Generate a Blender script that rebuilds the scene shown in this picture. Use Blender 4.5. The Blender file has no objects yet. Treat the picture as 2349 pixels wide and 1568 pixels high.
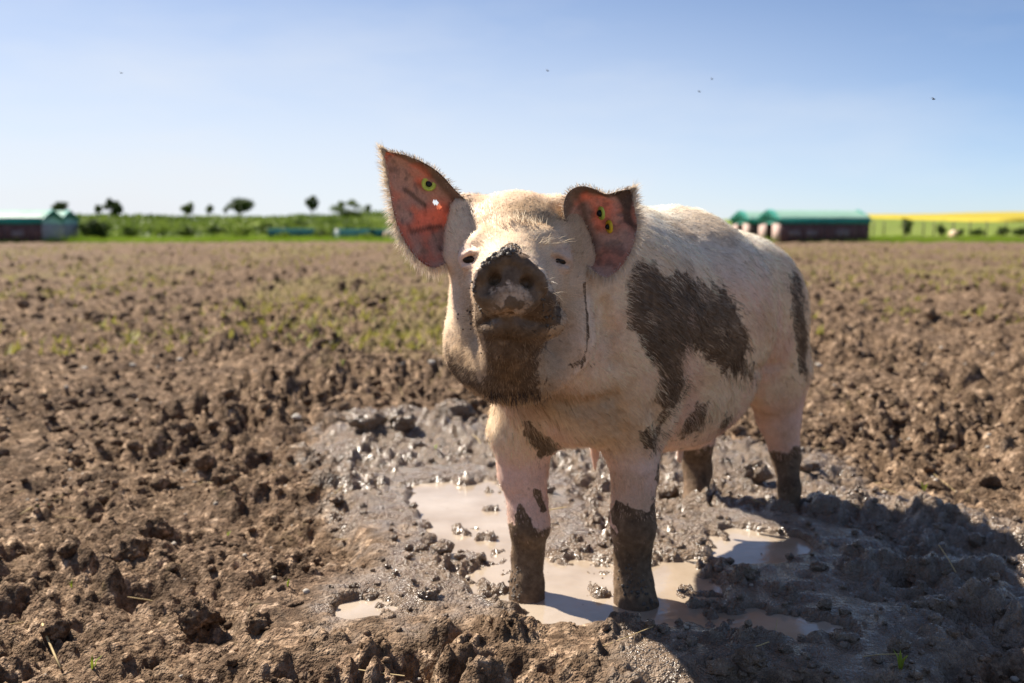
import bpy, math, random
import numpy as np
random.seed(7)
rng = np.random.default_rng(11)
scene = bpy.context.scene
col = scene.collection
R = math.radians

# ------------------------------------------------------------------ camera, sky, sun, exposure
CAM_H = 0.75
PITCH = math.atan(0.1134)
K = 36.0 / 35.0 / 2349.0            # one survey unit of the photograph as a tangent
cam_data = bpy.data.cameras.new("camera")
cam_data.lens = 35.0
cam_data.sensor_width = 36.0
cam_data.clip_start = 0.05
cam_data.clip_end = 3000.0
cam_data.dof.use_dof = True
cam_data.dof.focus_distance = 1.66
cam_data.dof.aperture_fstop = 3.6
cam = bpy.data.objects.new("camera", cam_data)
cam.location = (0.0, 0.0, CAM_H)
cam.rotation_euler = (math.pi / 2 - PITCH, 0.0, 0.0)
col.objects.link(cam)
scene.camera = cam

SUN_DIR = np.array([-0.68, 0.465, 0.95]); SUN_DIR /= np.linalg.norm(SUN_DIR)
SUN_EL = math.asin(SUN_DIR[2])
SUN_AZ = math.atan2(SUN_DIR[0], SUN_DIR[1])      # from +Y towards +X
world = bpy.data.worlds.new("World")
scene.world = world
world.use_nodes = True
wn = world.node_tree.nodes; wl = world.node_tree.links
wn.clear()
w_out = wn.new("ShaderNodeOutputWorld")
w_bg = wn.new("ShaderNodeBackground")
sky = wn.new("ShaderNodeTexSky")
sky.sky_type = 'NISHITA'
sky.sun_disc = False
sky.sun_elevation = SUN_EL
sky.sun_rotation = SUN_AZ
sky.altitude = 100
sky.air_density = 0.6
sky.dust_density = 0.3
sky.ozone_density = 4.0
w_bg.inputs["Strength"].default_value = 0.071
# thin high cloud: a soft wisp pattern laid over the sky by direction
tc = wn.new("ShaderNodeTexCoord")
mp = wn.new("ShaderNodeMapping"); mp.inputs["Scale"].default_value = (1.6, 1.6, 6.0); mp.inputs["Rotation"].default_value = (0.0, R(25), 0.0)
nz = wn.new("ShaderNodeTexNoise"); nz.inputs["Scale"].default_value = 1.6; nz.inputs["Detail"].default_value = 6.0; nz.inputs["Roughness"].default_value = 0.55
cr = wn.new("ShaderNodeValToRGB")
cr.color_ramp.elements[0].position = 0.45; cr.color_ramp.elements[0].color = (0, 0, 0, 1)
cr.color_ramp.elements[1].position = 0.85; cr.color_ramp.elements[1].color = (0.32, 0.32, 0.32, 1)
mx = wn.new("ShaderNodeMix"); mx.data_type = 'RGBA'
wl.new(tc.outputs["Generated"], mp.inputs["Vector"]); wl.new(mp.outputs["Vector"], nz.inputs["Vector"])
wl.new(nz.outputs["Fac"], cr.inputs["Fac"])

wl.new(sky.outputs["Color"], mx.inputs["A"])
mx.inputs["B"].default_value = (5.9, 6.1, 6.4, 1)
sepz = wn.new("ShaderNodeSeparateXYZ"); wl.new(tc.outputs["Generated"], sepz.inputs[0])
veil = wn.new("ShaderNodeMapRange"); veil.interpolation_type = 'SMOOTHSTEP'
veil.inputs["From Min"].default_value = 0.32; veil.inputs["From Max"].default_value = 0.0
veil.inputs["To Min"].default_value = 0.0; veil.inputs["To Max"].default_value = 0.85
wl.new(sepz.outputs["Z"], veil.inputs["Value"])
vadd = wn.new("ShaderNodeMath"); vadd.operation = 'ADD'; vadd.use_clamp = True
# the veil is whitest towards the sun and thins out away from it
sdot = wn.new("ShaderNodeVectorMath"); sdot.operation = 'DOT_PRODUCT'; wl.new(tc.outputs["Generated"], sdot.inputs[0]); sdot.inputs[1].default_value = (-0.50, 0.866, 0.0)
side = wn.new("ShaderNodeMapRange"); side.interpolation_type = 'SMOOTHSTEP'
side.inputs["From Min"].default_value = 0.45; side.inputs["From Max"].default_value = 0.98; side.inputs["To Min"].default_value = 0.10; side.inputs["To Max"].default_value = 1.0
wl.new(sdot.outputs["Value"], side.inputs["Value"])
vmul = wn.new("ShaderNodeMath"); vmul.operation = 'MULTIPLY'; wl.new(veil.outputs["Result"], vmul.inputs[0]); wl.new(side.outputs["Result"], vmul.inputs[1])
wl.new(cr.outputs["Color"], vadd.inputs[0]); wl.new(vmul.outputs[0], vadd.inputs[1])
wl.new(vadd.outputs[0], mx.inputs["Factor"])
wl.new(mx.outputs["Result"], w_bg.inputs["Color"])
wl.new(w_bg.outputs["Background"], w_out.inputs["Surface"])

sun_data = bpy.data.lights.new("sun", 'SUN')
sun_data.energy = 5.0
sun_data.angle = R(0.6)
sun_data.color = (1.0, 0.93, 0.82)
sun = bpy.data.objects.new("sun", sun_data)
from mathutils import Vector
sun.rotation_euler = Vector(SUN_DIR.tolist()).to_track_quat('Z', 'Y').to_euler()
sun.location = (-6, 4, 8)
col.objects.link(sun)

scene.view_settings.view_transform = 'Standard'
scene.view_settings.look = 'None'
scene.view_settings.exposure = 1.03
scene.view_settings.gamma = 1.0
scene.view_settings.use_curve_mapping = False
scene.cycles.max_bounces = 6
scene.cycles.diffuse_bounces = 3
scene.cycles.glossy_bounces = 3
scene.cycles.transmission_bounces = 3
scene.cycles.caustics_reflective = False
scene.cycles.caustics_refractive = False
scene.cycles.use_denoising = True

# ------------------------------------------------------------------ survey helpers (photo units 2349 x 1568)
CT, ST = math.cos(PITCH), math.sin(PITCH)
def P(px, py, d):
    """world point seen at px, py and standing d metres in front of the camera"""
    px = np.asarray(px, float); py = np.asarray(py, float)
    u = (px - 1174.5) * K; v = (784.0 - py) * K
    yy = CT + v * ST; zz = -ST + v * CT
    t = d / yy
    return np.stack([u * t, yy * t + 0 * u, CAM_H + zz * t], -1)
def G(px, py, z=0.0):
    """point of the plane at height z seen at px, py"""
    px = np.asarray(px, float); py = np.asarray(py, float)
    u = (px - 1174.5) * K; v = (784.0 - py) * K
    yy = CT + v * ST; zz = -ST + v * CT
    t = (z - CAM_H) / zz
    return np.stack([u * t, yy * t], -1)
def proj(p):
    """photo units of world points"""
    p = np.asarray(p, float)
    x = p[..., 0]; y = p[..., 1]; z = p[..., 2] - CAM_H
    f = y * CT - z * ST
    v = (y * ST + z * CT) / f; u = x / f
    return 1174.5 + u / K, 784.0 - v / K

# ------------------------------------------------------------------ noise in numpy
def _h(ix, iy, iz, seed):
    n = (ix.astype(np.int64) * 374761393 + iy.astype(np.int64) * 668265263 + iz.astype(np.int64) * 2147483647 + seed * 974634777) & 0xFFFFFFFF
    n = ((n ^ (n >> 13)) * 1274126177) & 0xFFFFFFFF
    n = ((n ^ (n >> 16)) * 2246822519) & 0xFFFFFFFF
    n = n ^ (n >> 15)
    return (n & 0xFFFFFF).astype(np.float32) / 16777215.0
def vnoise2(x, y, seed=0):
    ix = np.floor(x); iy = np.floor(y); fx = (x - ix).astype(np.float32); fy = (y - iy).astype(np.float32)
    ix = ix.astype(np.int64); iy = iy.astype(np.int64); z = np.zeros_like(ix)
    sx = fx * fx * fx * (fx * (fx * 6 - 15) + 10); sy = fy * fy * fy * (fy * (fy * 6 - 15) + 10)
    a = _h(ix, iy, z, seed); b = _h(ix + 1, iy, z, seed); c = _h(ix, iy + 1, z, seed); d = _h(ix + 1, iy + 1, z, seed)
    return (a + (b - a) * sx) * (1 - sy) + (c + (d - c) * sx) * sy
def vnoise3(p, seed=0):
    i = np.floor(p); f = (p - i).astype(np.float32); i = i.astype(np.int64)
    s = f * f * f * (f * (f * 6 - 15) + 10)
    r = 0
    for dx in (0, 1):
        for dy in (0, 1):
            for dz in (0, 1):
                w = (s[..., 0] if dx else 1 - s[..., 0]) * (s[..., 1] if dy else 1 - s[..., 1]) * (s[..., 2] if dz else 1 - s[..., 2])
                r = r + w * _h(i[..., 0] + dx, i[..., 1] + dy, i[..., 2] + dz, seed)
    return r
def fbm2(x, y, seed=0, oct=4, gain=0.5):
    r = 0; a = 1.0; t = 0
    for o in range(oct):
        r = r + a * (vnoise2(x, y, seed + o) - 0.5); t += a
        c, s = 0.8, 0.6
        x, y = (x * c - y * s) * 2.03 + 3.1, (x * s + y * c) * 2.03 + 1.7; a *= gain
    return r / t * 2
def fbm3(p, seed=0, oct=4, gain=0.5):
    r = 0; a = 1.0; t = 0
    for o in range(oct):
        r = r + a * (vnoise3(p, seed + o) - 0.5); t += a
        p = p[..., [1, 2, 0]] * 2.03 + 1.37; a *= gain
    return r / t * 2
def bumps2(x, y, cell, seed, dens=0.8, rmin=0.35, rmax=0.75, flat=1.0):
    """rounded lumps scattered one per cell: height of the highest lump over each point"""
    gx = x / cell; gy = y / cell
    ix = np.floor(gx).astype(np.int64); iy = np.floor(gy).astype(np.int64)
    best = np.zeros(x.shape, np.float32); z = np.zeros_like(ix)
    for dx in (-1, 0, 1):
        for dy in (-1, 0, 1):
            jx = ix + dx; jy = iy + dy
            cx = jx + _h(jx, jy, z, seed); cy = jy + _h(jx, jy, z, seed + 1)
            rr = rmin + (rmax - rmin) * _h(jx, jy, z, seed + 2) ** 1.5
            on = _h(jx, jy, z, seed + 3) < dens
            ang = _h(jx, jy, z, seed + 4) * 6.283; el = 0.7 + 0.6 * _h(jx, jy, z, seed + 5)
            ux = gx - cx; uy = gy - cy
            ca, sa = np.cos(ang), np.sin(ang)
            q = ((ux * ca + uy * sa) * el) ** 2 + ((-ux * sa + uy * ca) / el) ** 2
            h = np.sqrt(np.maximum(rr * rr - q, 0)) * on
            best = np.maximum(best, h.astype(np.float32))
    return best * cell * flat
def sstep(a, b, x):
    t = np.clip((x - a) / (b - a), 0, 1)
    return t * t * (3 - 2 * t)
def poly_sd(px, py, poly):
    """signed distance to a polygon, negative inside"""
    poly = np.asarray(poly, float); n = len(poly)
    d = np.full(px.shape, 1e18); inside = np.zeros(px.shape, bool)
    for i in range(n):
        ax, ay = poly[i]; bx, by = poly[(i + 1) % n]
        ex, ey = bx - ax, by - ay
        wx, wy = px - ax, py - ay
        t = np.clip((wx * ex + wy * ey) / (ex * ex + ey * ey + 1e-12), 0, 1)
        d = np.minimum(d, (wx - ex * t) ** 2 + (wy - ey * t) ** 2)
        c = ((ay <= py) & (by > py)) | ((by <= py) & (ay > py))
        with np.errstate(divide='ignore', invalid='ignore'):
            xi = ax + (py - ay) / (by - ay if by != ay else 1e-9) * ex
        inside ^= c & (px < xi)
    d = np.sqrt(d)
    return np.where(inside, -d, d)
def line_d(px, py, pts):
    d = np.full(px.shape, 1e18)
    for (ax, ay), (bx, by) in zip(pts[:-1], pts[1:]):
        ex, ey = bx - ax, by - ay
        wx, wy = px - ax, py - ay
        t = np.clip((wx * ex + wy * ey) / (ex * ex + ey * ey + 1e-12), 0, 1)
        d = np.minimum(d, (wx - ex * t) ** 2 + (wy - ey * t) ** 2)
    return np.sqrt(d)

# ------------------------------------------------------------------ mesh and object helpers
def mesh_np(name, verts, faces, smooth=True):
    """verts (n,3), faces (m,3|4) arrays or list of such arrays"""
    me = bpy.data.meshes.new(name)
    if not isinstance(faces, list): faces = [faces]
    faces = [np.asarray(f, np.int32) for f in faces if len(f)]
    nl = sum(f.size for f in faces); npoly = sum(len(f) for f in faces)
    me.vertices.add(len(verts)); me.loops.add(nl); me.polygons.add(npoly)
    me.vertices.foreach_set("co", np.ascontiguousarray(verts, np.float32).ravel())
    me.loops.foreach_set("vertex_index", np.concatenate([f.ravel() for f in faces]))
    starts = []; o = 0
    for f in faces:
        starts.append(np.arange(len(f)) * f.shape[1] + o); o += f.size
    me.polygons.foreach_set("loop_start", np.concatenate(starts).astype(np.int32))
    me.update(calc_edges=True)
    me.validate()
    if smooth: me.polygons.foreach_set("use_smooth", np.ones(len(me.polygons), bool))
    return me
def attr(me, name, vals, kind='FLOAT'):
    a = me.attributes.new(name, 'FLOAT_COLOR' if kind == 'COLOR' else 'FLOAT', 'POINT')
    if kind == 'COLOR':
        v = np.ones((len(vals), 4), np.float32); v[:, :3] = vals
        a.data.foreach_set("color", v.ravel())
    else:
        a.data.foreach_set("value", np.ascontiguousarray(vals, np.float32))
def obj(name, me, mats=None, parent=None, loc=None):
    o = bpy.data.objects.new(name, me); col.objects.link(o)
    if mats is not None and me is not None and not me.materials:
        for m in (mats if isinstance(mats, (list, tuple)) else [mats]): me.materials.append(m)
    if parent is not None: o.parent = parent
    if loc is not None: o.location = loc
    return o
def tag(o, label=None, cat=None, group=None, kind=None):
    if label: o['label'] = label
    if cat: o['category'] = cat
    if group: o['group'] = group
    if kind: o['kind'] = kind
    return o
def empty(name, loc, label, cat, group=None, rz=0.0):
    o = bpy.data.objects.new(name, None); col.objects.link(o)
    o.empty_display_size = 0.1
    o.location = loc; o.rotation_euler = (0, 0, rz)
    return tag(o, label, cat, group)
class MB:
    """collects simple shapes into one mesh"""
    def __init__(s): s.v = []; s.f3 = []; s.f4 = []; s.n = 0
    def add(s, v, f):
        v = np.asarray(v, float); f = np.asarray(f, int)
        (s.f4 if f.shape[1] == 4 else s.f3).append(f + s.n)
        s.v.append(v); s.n += len(v)
    def box(s, c, size, rz=0.0):
        x, y, z = np.array(size) / 2.0
        v = np.array([[-x,-y,-z],[x,-y,-z],[x,y,-z],[-x,y,-z],[-x,-y,z],[x,-y,z],[x,y,z],[-x,y,z]])
        ca, sa = math.cos(rz), math.sin(rz)
        v = np.stack([v[:,0]*ca - v[:,1]*sa, v[:,0]*sa + v[:,1]*ca, v[:,2]], 1) + np.array(c)
        s.add(v, [[0,3,2,1],[4,5,6,7],[0,1,5,4],[1,2,6,5],[2,3,7,6],[3,0,4,7]])
    def tube(s, pts, rad, n=8, cap=True):
        pts = np.asarray(pts, float); m = len(pts)
        rad = np.broadcast_to(np.asarray(rad, float), (m,))
        t = np.gradient(pts, axis=0); t /= np.linalg.norm(t, axis=1, keepdims=True) + 1e-9
        ref = np.array([0.0, 0.0, 1.0]) if abs(t[0][2]) < 0.9 else np.array([1.0, 0, 0])
        rings = []
        for i in range(m):
            a = np.cross(t[i], ref); a /= np.linalg.norm(a) + 1e-9; b = np.cross(t[i], a)
            th = np.arange(n) * 2 * math.pi / n
            rings.append(pts[i] + rad[i] * (np.cos(th)[:, None] * a + np.sin(th)[:, None] * b))
        v = np.concatenate(rings)
        i, j = np.meshgrid(np.arange(m - 1), np.arange(n), indexing='ij')
        i = i.ravel(); j = j.ravel(); k = (j + 1) % n
        f = np.stack([i*n+j, i*n+k, (i+1)*n+k, (i+1)*n+j], 1)
        n0 = s.n
        s.add(v, f)
        if cap:
            s.v.append(np.array([pts[0], pts[-1]])); c0 = s.n; s.n += 2
            j = np.arange(n); k = (j + 1) % n
            s.f3.append(np.stack([n0 + k, n0 + j, np.full(n, c0)], 1))
            s.f3.append(np.stack([n0 + (m-1)*n + j, n0 + (m-1)*n + k, np.full(n, c0 + 1)], 1))
    def ball(s, c, r, nu=10, nv=7):
        r = np.broadcast_to(np.asarray(r, float), (3,))
        th = np.arange(nu) * 2 * math.pi / nu; ph = (np.arange(1, nv)) * math.pi / nv
        v = [[0, 0, 1]] + [[math.sin(p)*math.cos(t), math.sin(p)*math.sin(t), math.cos(p)] for p in ph for t in th] + [[0, 0, -1]]
        v = np.array(v) * r + np.array(c)
        q = [[1+i*nu+j, 1+(i+1)*nu+j, 1+(i+1)*nu+(j+1)%nu, 1+i*nu+(j+1)%nu] for i in range(nv-2) for j in range(nu)]
        t3 = [[0, 1+j, 1+(j+1)%nu] for j in range(nu)] + [[len(v)-1, 1+(nv-2)*nu+(j+1)%nu, 1+(nv-2)*nu+j] for j in range(nu)]
        n0 = s.n
        s.add(v, q)
        s.f3.append(np.array(t3) + n0)
    def mesh(s, name, smooth=False):
        fs = []
        if s.f3: fs.append(np.concatenate(s.f3))
        if s.f4: fs.append(np.concatenate(s.f4))
        return mesh_np(name, np.concatenate(s.v), fs, smooth)

# ------------------------------------------------------------------ material helpers
def new_mat(name):
    m = bpy.data.materials.new(name); m.use_nodes = True
    nt = m.node_tree; b = nt.nodes["Principled BSDF"]
    return m, nt, b
def N(nt, kind, **kw):
    n = nt.nodes.new(kind)
    for k, v in kw.items():
        if k in n.inputs: n.inputs[k].default_value = v
        else: setattr(n, k, v)
    return n
def noise(nt, scale, detail=4.0, rough=0.55, coord='Object', vec=None, dist=0.0):
    n = N(nt, "ShaderNodeTexNoise", Scale=scale, Detail=detail, Roughness=rough, Distortion=dist)
    if vec is None:
        t = N(nt, "ShaderNodeTexCoord"); vec = t.outputs[coord]
    nt.links.new(vec, n.inputs["Vector"])
    return n
def ramp(nt, src, stops):
    r = N(nt, "ShaderNodeValToRGB")
    e = r.color_ramp.elements
    while len(e) < len(stops): e.new(0.5)
    for k, (p, c) in enumerate(stops):
        e[k].position = p; e[k].color = (c[0], c[1], c[2], 1) if not isinstance(c, (int, float)) else (c, c, c, 1)
    nt.links.new(src, r.inputs["Fac"])
    return r
def mixc(nt, fac, a, b, mode='MIX'):
    m = N(nt, "ShaderNodeMix", data_type='RGBA', blend_type=mode)
    for k, v in (("Factor", fac), ("A", a), ("B", b)):
        if hasattr(v, "links") or isinstance(v, bpy.types.NodeSocket): nt.links.new(v, m.inputs[k])
        elif isinstance(v, (int, float)): m.inputs[k].default_value = v
        else: m.inputs[k].default_value = (*v, 1)
    return m.outputs["Result"]
def math_(nt, op, a, b=0.0, c=None, clamp=False):
    m = N(nt, "ShaderNodeMath", operation=op, use_clamp=clamp)
    for k, v in enumerate((a, b, c)):
        if v is None: continue
        if isinstance(v, bpy.types.NodeSocket): nt.links.new(v, m.inputs[k])
        else: m.inputs[k].default_value = v
    return m.outputs[0]
def attr_node(nt, name):
    a = N(nt, "ShaderNodeAttribute", attribute_name=name); return a
def bump(nt, b, height, strength=0.3, dist=0.01):
    n = N(nt, "ShaderNodeBump", Strength=strength, Distance=dist)
    nt.links.new(height, n.inputs["Height"]); nt.links.new(n.outputs["Normal"], b.inputs["Normal"])
def plain_mat(name, c, rough=0.6, var=0.25, scale=6.0, spec=0.3):
    m, nt, b = new_mat(name)
    n = noise(nt, scale)
    d = tuple(x * (1 - var) for x in c); l = tuple(min(1, x * (1 + var)) for x in c)
    r = ramp(nt, n.outputs["Fac"], [(0.3, d), (0.7, l)])
    nt.links.new(r.outputs["Color"], b.inputs["Base Color"])
    b.inputs["Roughness"].default_value = rough; b.inputs["Specular IOR Level"].default_value = spec
    return m
# ------------------------------------------------------------------ the field
FIELD_END = 57.0
WET = G(*np.array([(745,965),(830,925),(960,925),(1080,955),(1300,985),(1500,990),(1660,990),(1900,1035),(1970,1110),(2349,1195),(2500,1280),(2500,1420),(2240,1500),(2000,1560),(1450,1600),(1400,1450),(1150,1425),(900,1430),(815,1405),(880,1330),(950,1270),(880,1200),(740,1120),(700,1050)], float).T)
POOLS = [
    G(*np.array([(950,1112),(1040,1104),(1150,1104),(1180,1150),(1200,1260),(1100,1268),(1020,1252),(1000,1215),(985,1170)], float).T),
    G(*np.array([(1110,1300),(1180,1255),(1260,1285),(1420,1300),(1560,1285),(1625,1290),(1612,1425),(1500,1425),(1260,1420),(1150,1380)], float).T),
    G(*np.array([(1625,1240),(1700,1222),(1800,1236),(1850,1262),(1770,1285),(1660,1282)], float).T),
    G(*np.array([(1610,1405),(1720,1408),(1850,1425),(1930,1448),(1840,1456),(1700,1440),(1610,1432)], float).T),
    G(*np.array([(805,1388),(850,1378),(885,1392),(860,1412),(815,1410)], float).T),
]
def _mound(x, y, pts, w, h):
    d = line_d(x, y, [tuple(q) for q in pts])
    return h * np.exp(-(d / w) ** 2)
MOUNDS = [  # heaps of mud the photograph shows: line of photo points on the ground, width, height
    (G(*np.array([(1130,1415),(1300,1440),(1450,1450)], float).T), 0.05, 0.012),
    (G(*np.array([(1450,1455),(1700,1475),(1950,1485),(2200,1470)], float).T), 0.055, 0.015),
    (G(*np.array([(1020,1300),(1100,1282),(1160,1290)], float).T), 0.035, 0.018),
    (G(*np.array([(1960,1165),(2080,1172),(2250,1215)], float).T), 0.06, 0.022),
    (G(*np.array([(1900,1260),(2000,1290),(2100,1350),(2250,1380)], float).T), 0.10, 0.02),
    (G(*np.array([(800,975),(860,985),(960,975),(1060,985)], float).T), 0.09, 0.03),
    (G(*np.array([(1530,1190),(1640,1180),(1700,1205)], float).T), 0.03, 0.02),
    (G(*np.array([(300,1300),(480,1250),(700,1300)], float).T), 0.12, 0.03),
    (G(*np.array([(600,1470),(800,1500),(1000,1490),(1200,1500)], float).T), 0.10, 0.01),
    (G(*np.array([(560,1120),(700,1130),(830,1120)], float).T), 0.08, 0.05),
    (G(*np.array([(2100,1420),(2250,1400),(2349,1380)], float).T), 0.08, 0.02),
]
HOLES = [(G(1815, 1215), 0.13, 0.034), (G(1600, 1195), 0.11, 0.026), (G(1850, 1260), 0.12, 0.02),   # trodden hoof holes
    (G(1730, 1372), 0.045, 0.05), (G(2240, 1412), 0.05, 0.05), (G(1965, 1385), 0.05, 0.04), (G(450, 1500, .02), 0.06, 0.08),
    (G(2080, 1330), 0.05, 0.04), (G(1550, 1200), 0.03, 0.03), (G(880, 1130), 0.04, 0.05), (G(640, 1200), 0.06, 0.05), (G(2010, 1500), 0.06, 0.05), (G(960, 1520), 0.05, 0.03), (G(330, 1330), 0.06, 0.05),
]
def field_masks(x, y):
    wob = 0.16 * fbm2(x * 3.1, y * 3.1, 51, 5, 0.6) + 0.05 * fbm2(x * 16, y * 16, 57, 3)
    wet = 1 - sstep(-0.18, 0.20, poly_sd(x, y, WET) + wob)
    pool = np.zeros(x.shape)
    for q in POOLS:
        pool = np.maximum(pool, 1 - sstep(-0.045, 0.03, poly_sd(x, y, q) + 0.035 * fbm2(x * 11, y * 11, 77, 4)))
    return wet, pool
def field_height(x, y, full=False):
    x = np.asarray(x, float); y = np.asarray(y, float)
    near = y < 4.2
    wet = np.zeros(x.shape); pool = np.zeros(x.shape)
    if near.any():
        wet[near], pool[near] = field_masks(x[near], y[near])
    dry = 1 - wet
    base = 0.022 * fbm2(x * 1.3, y * 1.3, 1, 4) + 0.022 * fbm2(x * 3.6, y * 3.6, 8, 3) + 0.05 * fbm2(x * 0.33, y * 0.33, 5, 2) * sstep(3, 9, y)
    wx = x + 0.018 * fbm2(x * 14, y * 14, 21, 2); wy = y + 0.018 * fbm2(x * 14, y * 14, 31, 2)
    patch = np.clip(0.70 + 1.3 * fbm2(x * 1.7, y * 1.7, 14, 3), 0.2, 1.15)
    c1 = bumps2(wx, wy, 0.15, 100, 0.62, 0.18, 0.52, 0.62)
    c2 = bumps2(wx, wy, 0.075, 110, 0.6, 0.3, 0.72, 0.75)
    c3 = bumps2(wx, wy, 0.034, 120, 0.7, 0.35, 0.75, 0.8)
    c4 = np.zeros(x.shape)
    m = y < 9
    if m.any(): c4[m] = bumps2(wx[m], wy[m], 0.0155, 130, 0.75, 0.35, 0.75, 0.85)
    clods = np.maximum(c1 * 1.2, c2 * 0.95) + 0.15 * c2 + 0.9 * c3 + 1.0 * c4
    c0 = bumps2(wx, wy, 0.42, 140, 0.45, 0.25, 0.5, 0.35)
    h_dry = base + (patch * (1.15 + .35 * sstep(2.2, 4.5, y)) + .25) * clods - 0.058 + c0 * sstep(2.0, 5.0, y) * 0.35 + 0.012 * fbm2(x * 22, y * 22, 41, 3) + 0.006 * fbm2(x * 90, y * 90, 44, 2)
    # trodden wet mud: folded, softer shapes
    fold = np.abs(fbm2(wx * 7.5, wy * 7.5, 61, 4)); fold2 = np.abs(fbm2(wx * 19, wy * 19, 66, 3))
    right = sstep(0.35, 0.6, x - 0.12 * (y - 2))
    lump = sstep(-.15, .35, fbm2(x * 4, y * 4, 71, 3))
    h_wet = -0.034 + 0.075 * fold * (0.45 + .35 * right) + 0.050 * fold2 * (1 - .35 * right) + (1.2 * c3 * lump + 1.0 * c4 * (.35 + .65 * lump) + 0.45 * c2 * lump) * (1 - .45 * right) + .018 * right * np.abs(fbm2(wx * 4.2, wy * 4.2, 68, 3)) + 0.003 * fbm2(x * 60, y * 60, 74, 2)
    h = h_dry * dry + h_wet * wet
    mn = np.zeros(x.shape)
    for pts, w, hh in MOUNDS: mn[near] += _mound(x[near], y[near], pts, w, hh)
    for c, w, dd in HOLES: mn[near] -= dd * np.exp(-(((x[near] - c[0]) ** 2 + (y[near] - c[1]) ** 2) / (w * w)) ** 1.5)
    h = h + mn * (1 - 0.7 * pool)
    islands = 0.045 * np.maximum(fbm2(x * 16, y * 16, 81, 5, .6) - 0.06, 0)
    h = h * (1 - pool) + pool * (-0.026 + islands * 1.6 + 0.1 * h)
    if near.any():          # a low bank of squeezed-up mud keeps each pool in
        sd = np.min([poly_sd(x[near], y[near], q) for q in POOLS], axis=0) + 0.035 * fbm2(x[near] * 11, y[near] * 11, 77, 4)
        lip = 0.004 + 0.012 * vnoise2(x[near] * 30, y[near] * 30, 83)
        hn = h[near]; k = sstep(0.02, 0.05, sd) * (1 - sstep(.17, .24, sd)) * (1 - pool[near])
        h[near] = hn * (1 - k) + np.maximum(hn, lip) * k
    if full: return h, wet, pool, clods
    return h

rows = [0.55]
while rows[-1] < FIELD_END:
    yy = rows[-1]
    rows.append(yy * (1 + (0.0095 if yy < 1.25 else 0.0036 if yy < 3.4 else 0.0062 if yy < 9 else 0.011)))
rows[-1] = FIELD_END
rows = np.array(rows)
ts = np.concatenate([np.linspace(-0.95, -0.38, 110, endpoint=False), np.linspace(-0.38, 0.38, 470, endpoint=False), np.linspace(0.38, 0.95, 111)])
YY, TT = np.meshgrid(rows, ts, indexing='ij')
XX = TT * (YY + 0.75)
HH, WETM, POOLM, CLOD = field_height(XX, YY, True)
nr, nc = XX.shape
vid = np.arange(nr * nc).reshape(nr, nc)
quads = np.stack([vid[:-1, :-1], vid[:-1, 1:], vid[1:, 1:], vid[1:, :-1]], -1).reshape(-1, 4)
field_me = mesh_np("muddy_field", np.stack([XX, YY, HH], -1).reshape(-1, 3), quads)
attr(field_me, "wet", WETM.ravel()); attr(field_me, "pool", POOLM.ravel())
weed = np.clip(sstep(-0.2, 0.5, fbm2(XX * 0.45, YY * 0.22, 91, 4)) * sstep(4.0, 8.0, YY) * (1 - WETM), 0, 1)
attr(field_me, "weed", weed.ravel())
del quads, vid

m_soil, nt, b = new_mat("field_soil")
tco = N(nt, "ShaderNodeTexCoord")
vc = N(nt, "ShaderNodeTexVoronoi", Scale=26.0); nt.links.new(tco.outputs["Object"], vc.inputs["Vector"])
vc2 = N(nt, "ShaderNodeTexVoronoi", Scale=80.0); nt.links.new(tco.outputs["Object"], vc2.inputs["Vector"])
sx1 = N(nt, "ShaderNodeSeparateColor"); nt.links.new(vc.outputs["Color"], sx1.inputs[0]); sx2 = N(nt, "ShaderNodeSeparateColor"); nt.links.new(vc2.outputs["Color"], sx2.inputs[0])
clodv = ramp(nt, math_(nt, 'ADD', math_(nt, 'MULTIPLY', sx1.outputs[0], .5), math_(nt, 'MULTIPLY', sx2.outputs[0], .5)), [(0.12, (.50, .48, .46)), (.5, (1.0, 1.0, 1.0)), (.72, (1.5, 1.5, 1.5)), (.9, (2.4, 2.5, 2.6))])
n1 = noise(nt, 2.2, 5, 0.6, vec=tco.outputs["Object"]); n2 = noise(nt, 34, 4, 0.6, vec=tco.outputs["Object"]); n3 = noise(nt, 190, 3, 0.6, vec=tco.outputs["Object"])
dry = ramp(nt, n2.outputs["Fac"], [(0.25, (0.085, 0.055, 0.036)), (0.5, (0.160, 0.108, 0.072)), (0.78, (0.31, 0.228, 0.162))])
big = ramp(nt, n1.outputs["Fac"], [(0.35, (0.75, 0.72, 0.70)), (0.65, (1.12, 1.08, 1.0))])
dryc = mixc(nt, 1.0, dry.outputs["Color"], big.outputs["Color"], 'MULTIPLY')
fine = ramp(nt, n3.outputs["Fac"], [(0.3, 0.72), (0.7, 1.2)])
dryc = mixc(nt, 1.0, dryc, fine.outputs["Color"], 'MULTIPLY')
dryc = mixc(nt, 1.0, dryc, clodv.outputs["Color"], 'MULTIPLY')
wd = attr_node(nt, "weed")
wn1 = noise(nt, 7.0, 5, 0.7, vec=tco.outputs["Object"])
wfac = ramp(nt, math_(nt, 'ADD', wn1.outputs["Fac"], math_(nt, 'MULTIPLY', wd.outputs["Fac"], 0.35)), [(0.62, 0.0), (0.90, 0.5)])
dryc = mixc(nt, wfac.outputs["Color"], dryc, (0.19, 0.165, 0.05))
wetc = ramp(nt, n2.outputs["Fac"], [(0.25, (0.12, 0.082, 0.054)), (0.75, (0.25, 0.18, 0.122))])
n5 = noise(nt, 11, 6, 0.65, vec=tco.outputs["Object"]); wa = attr_node(nt, "wet"); pa = attr_node(nt, "pool")
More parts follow.
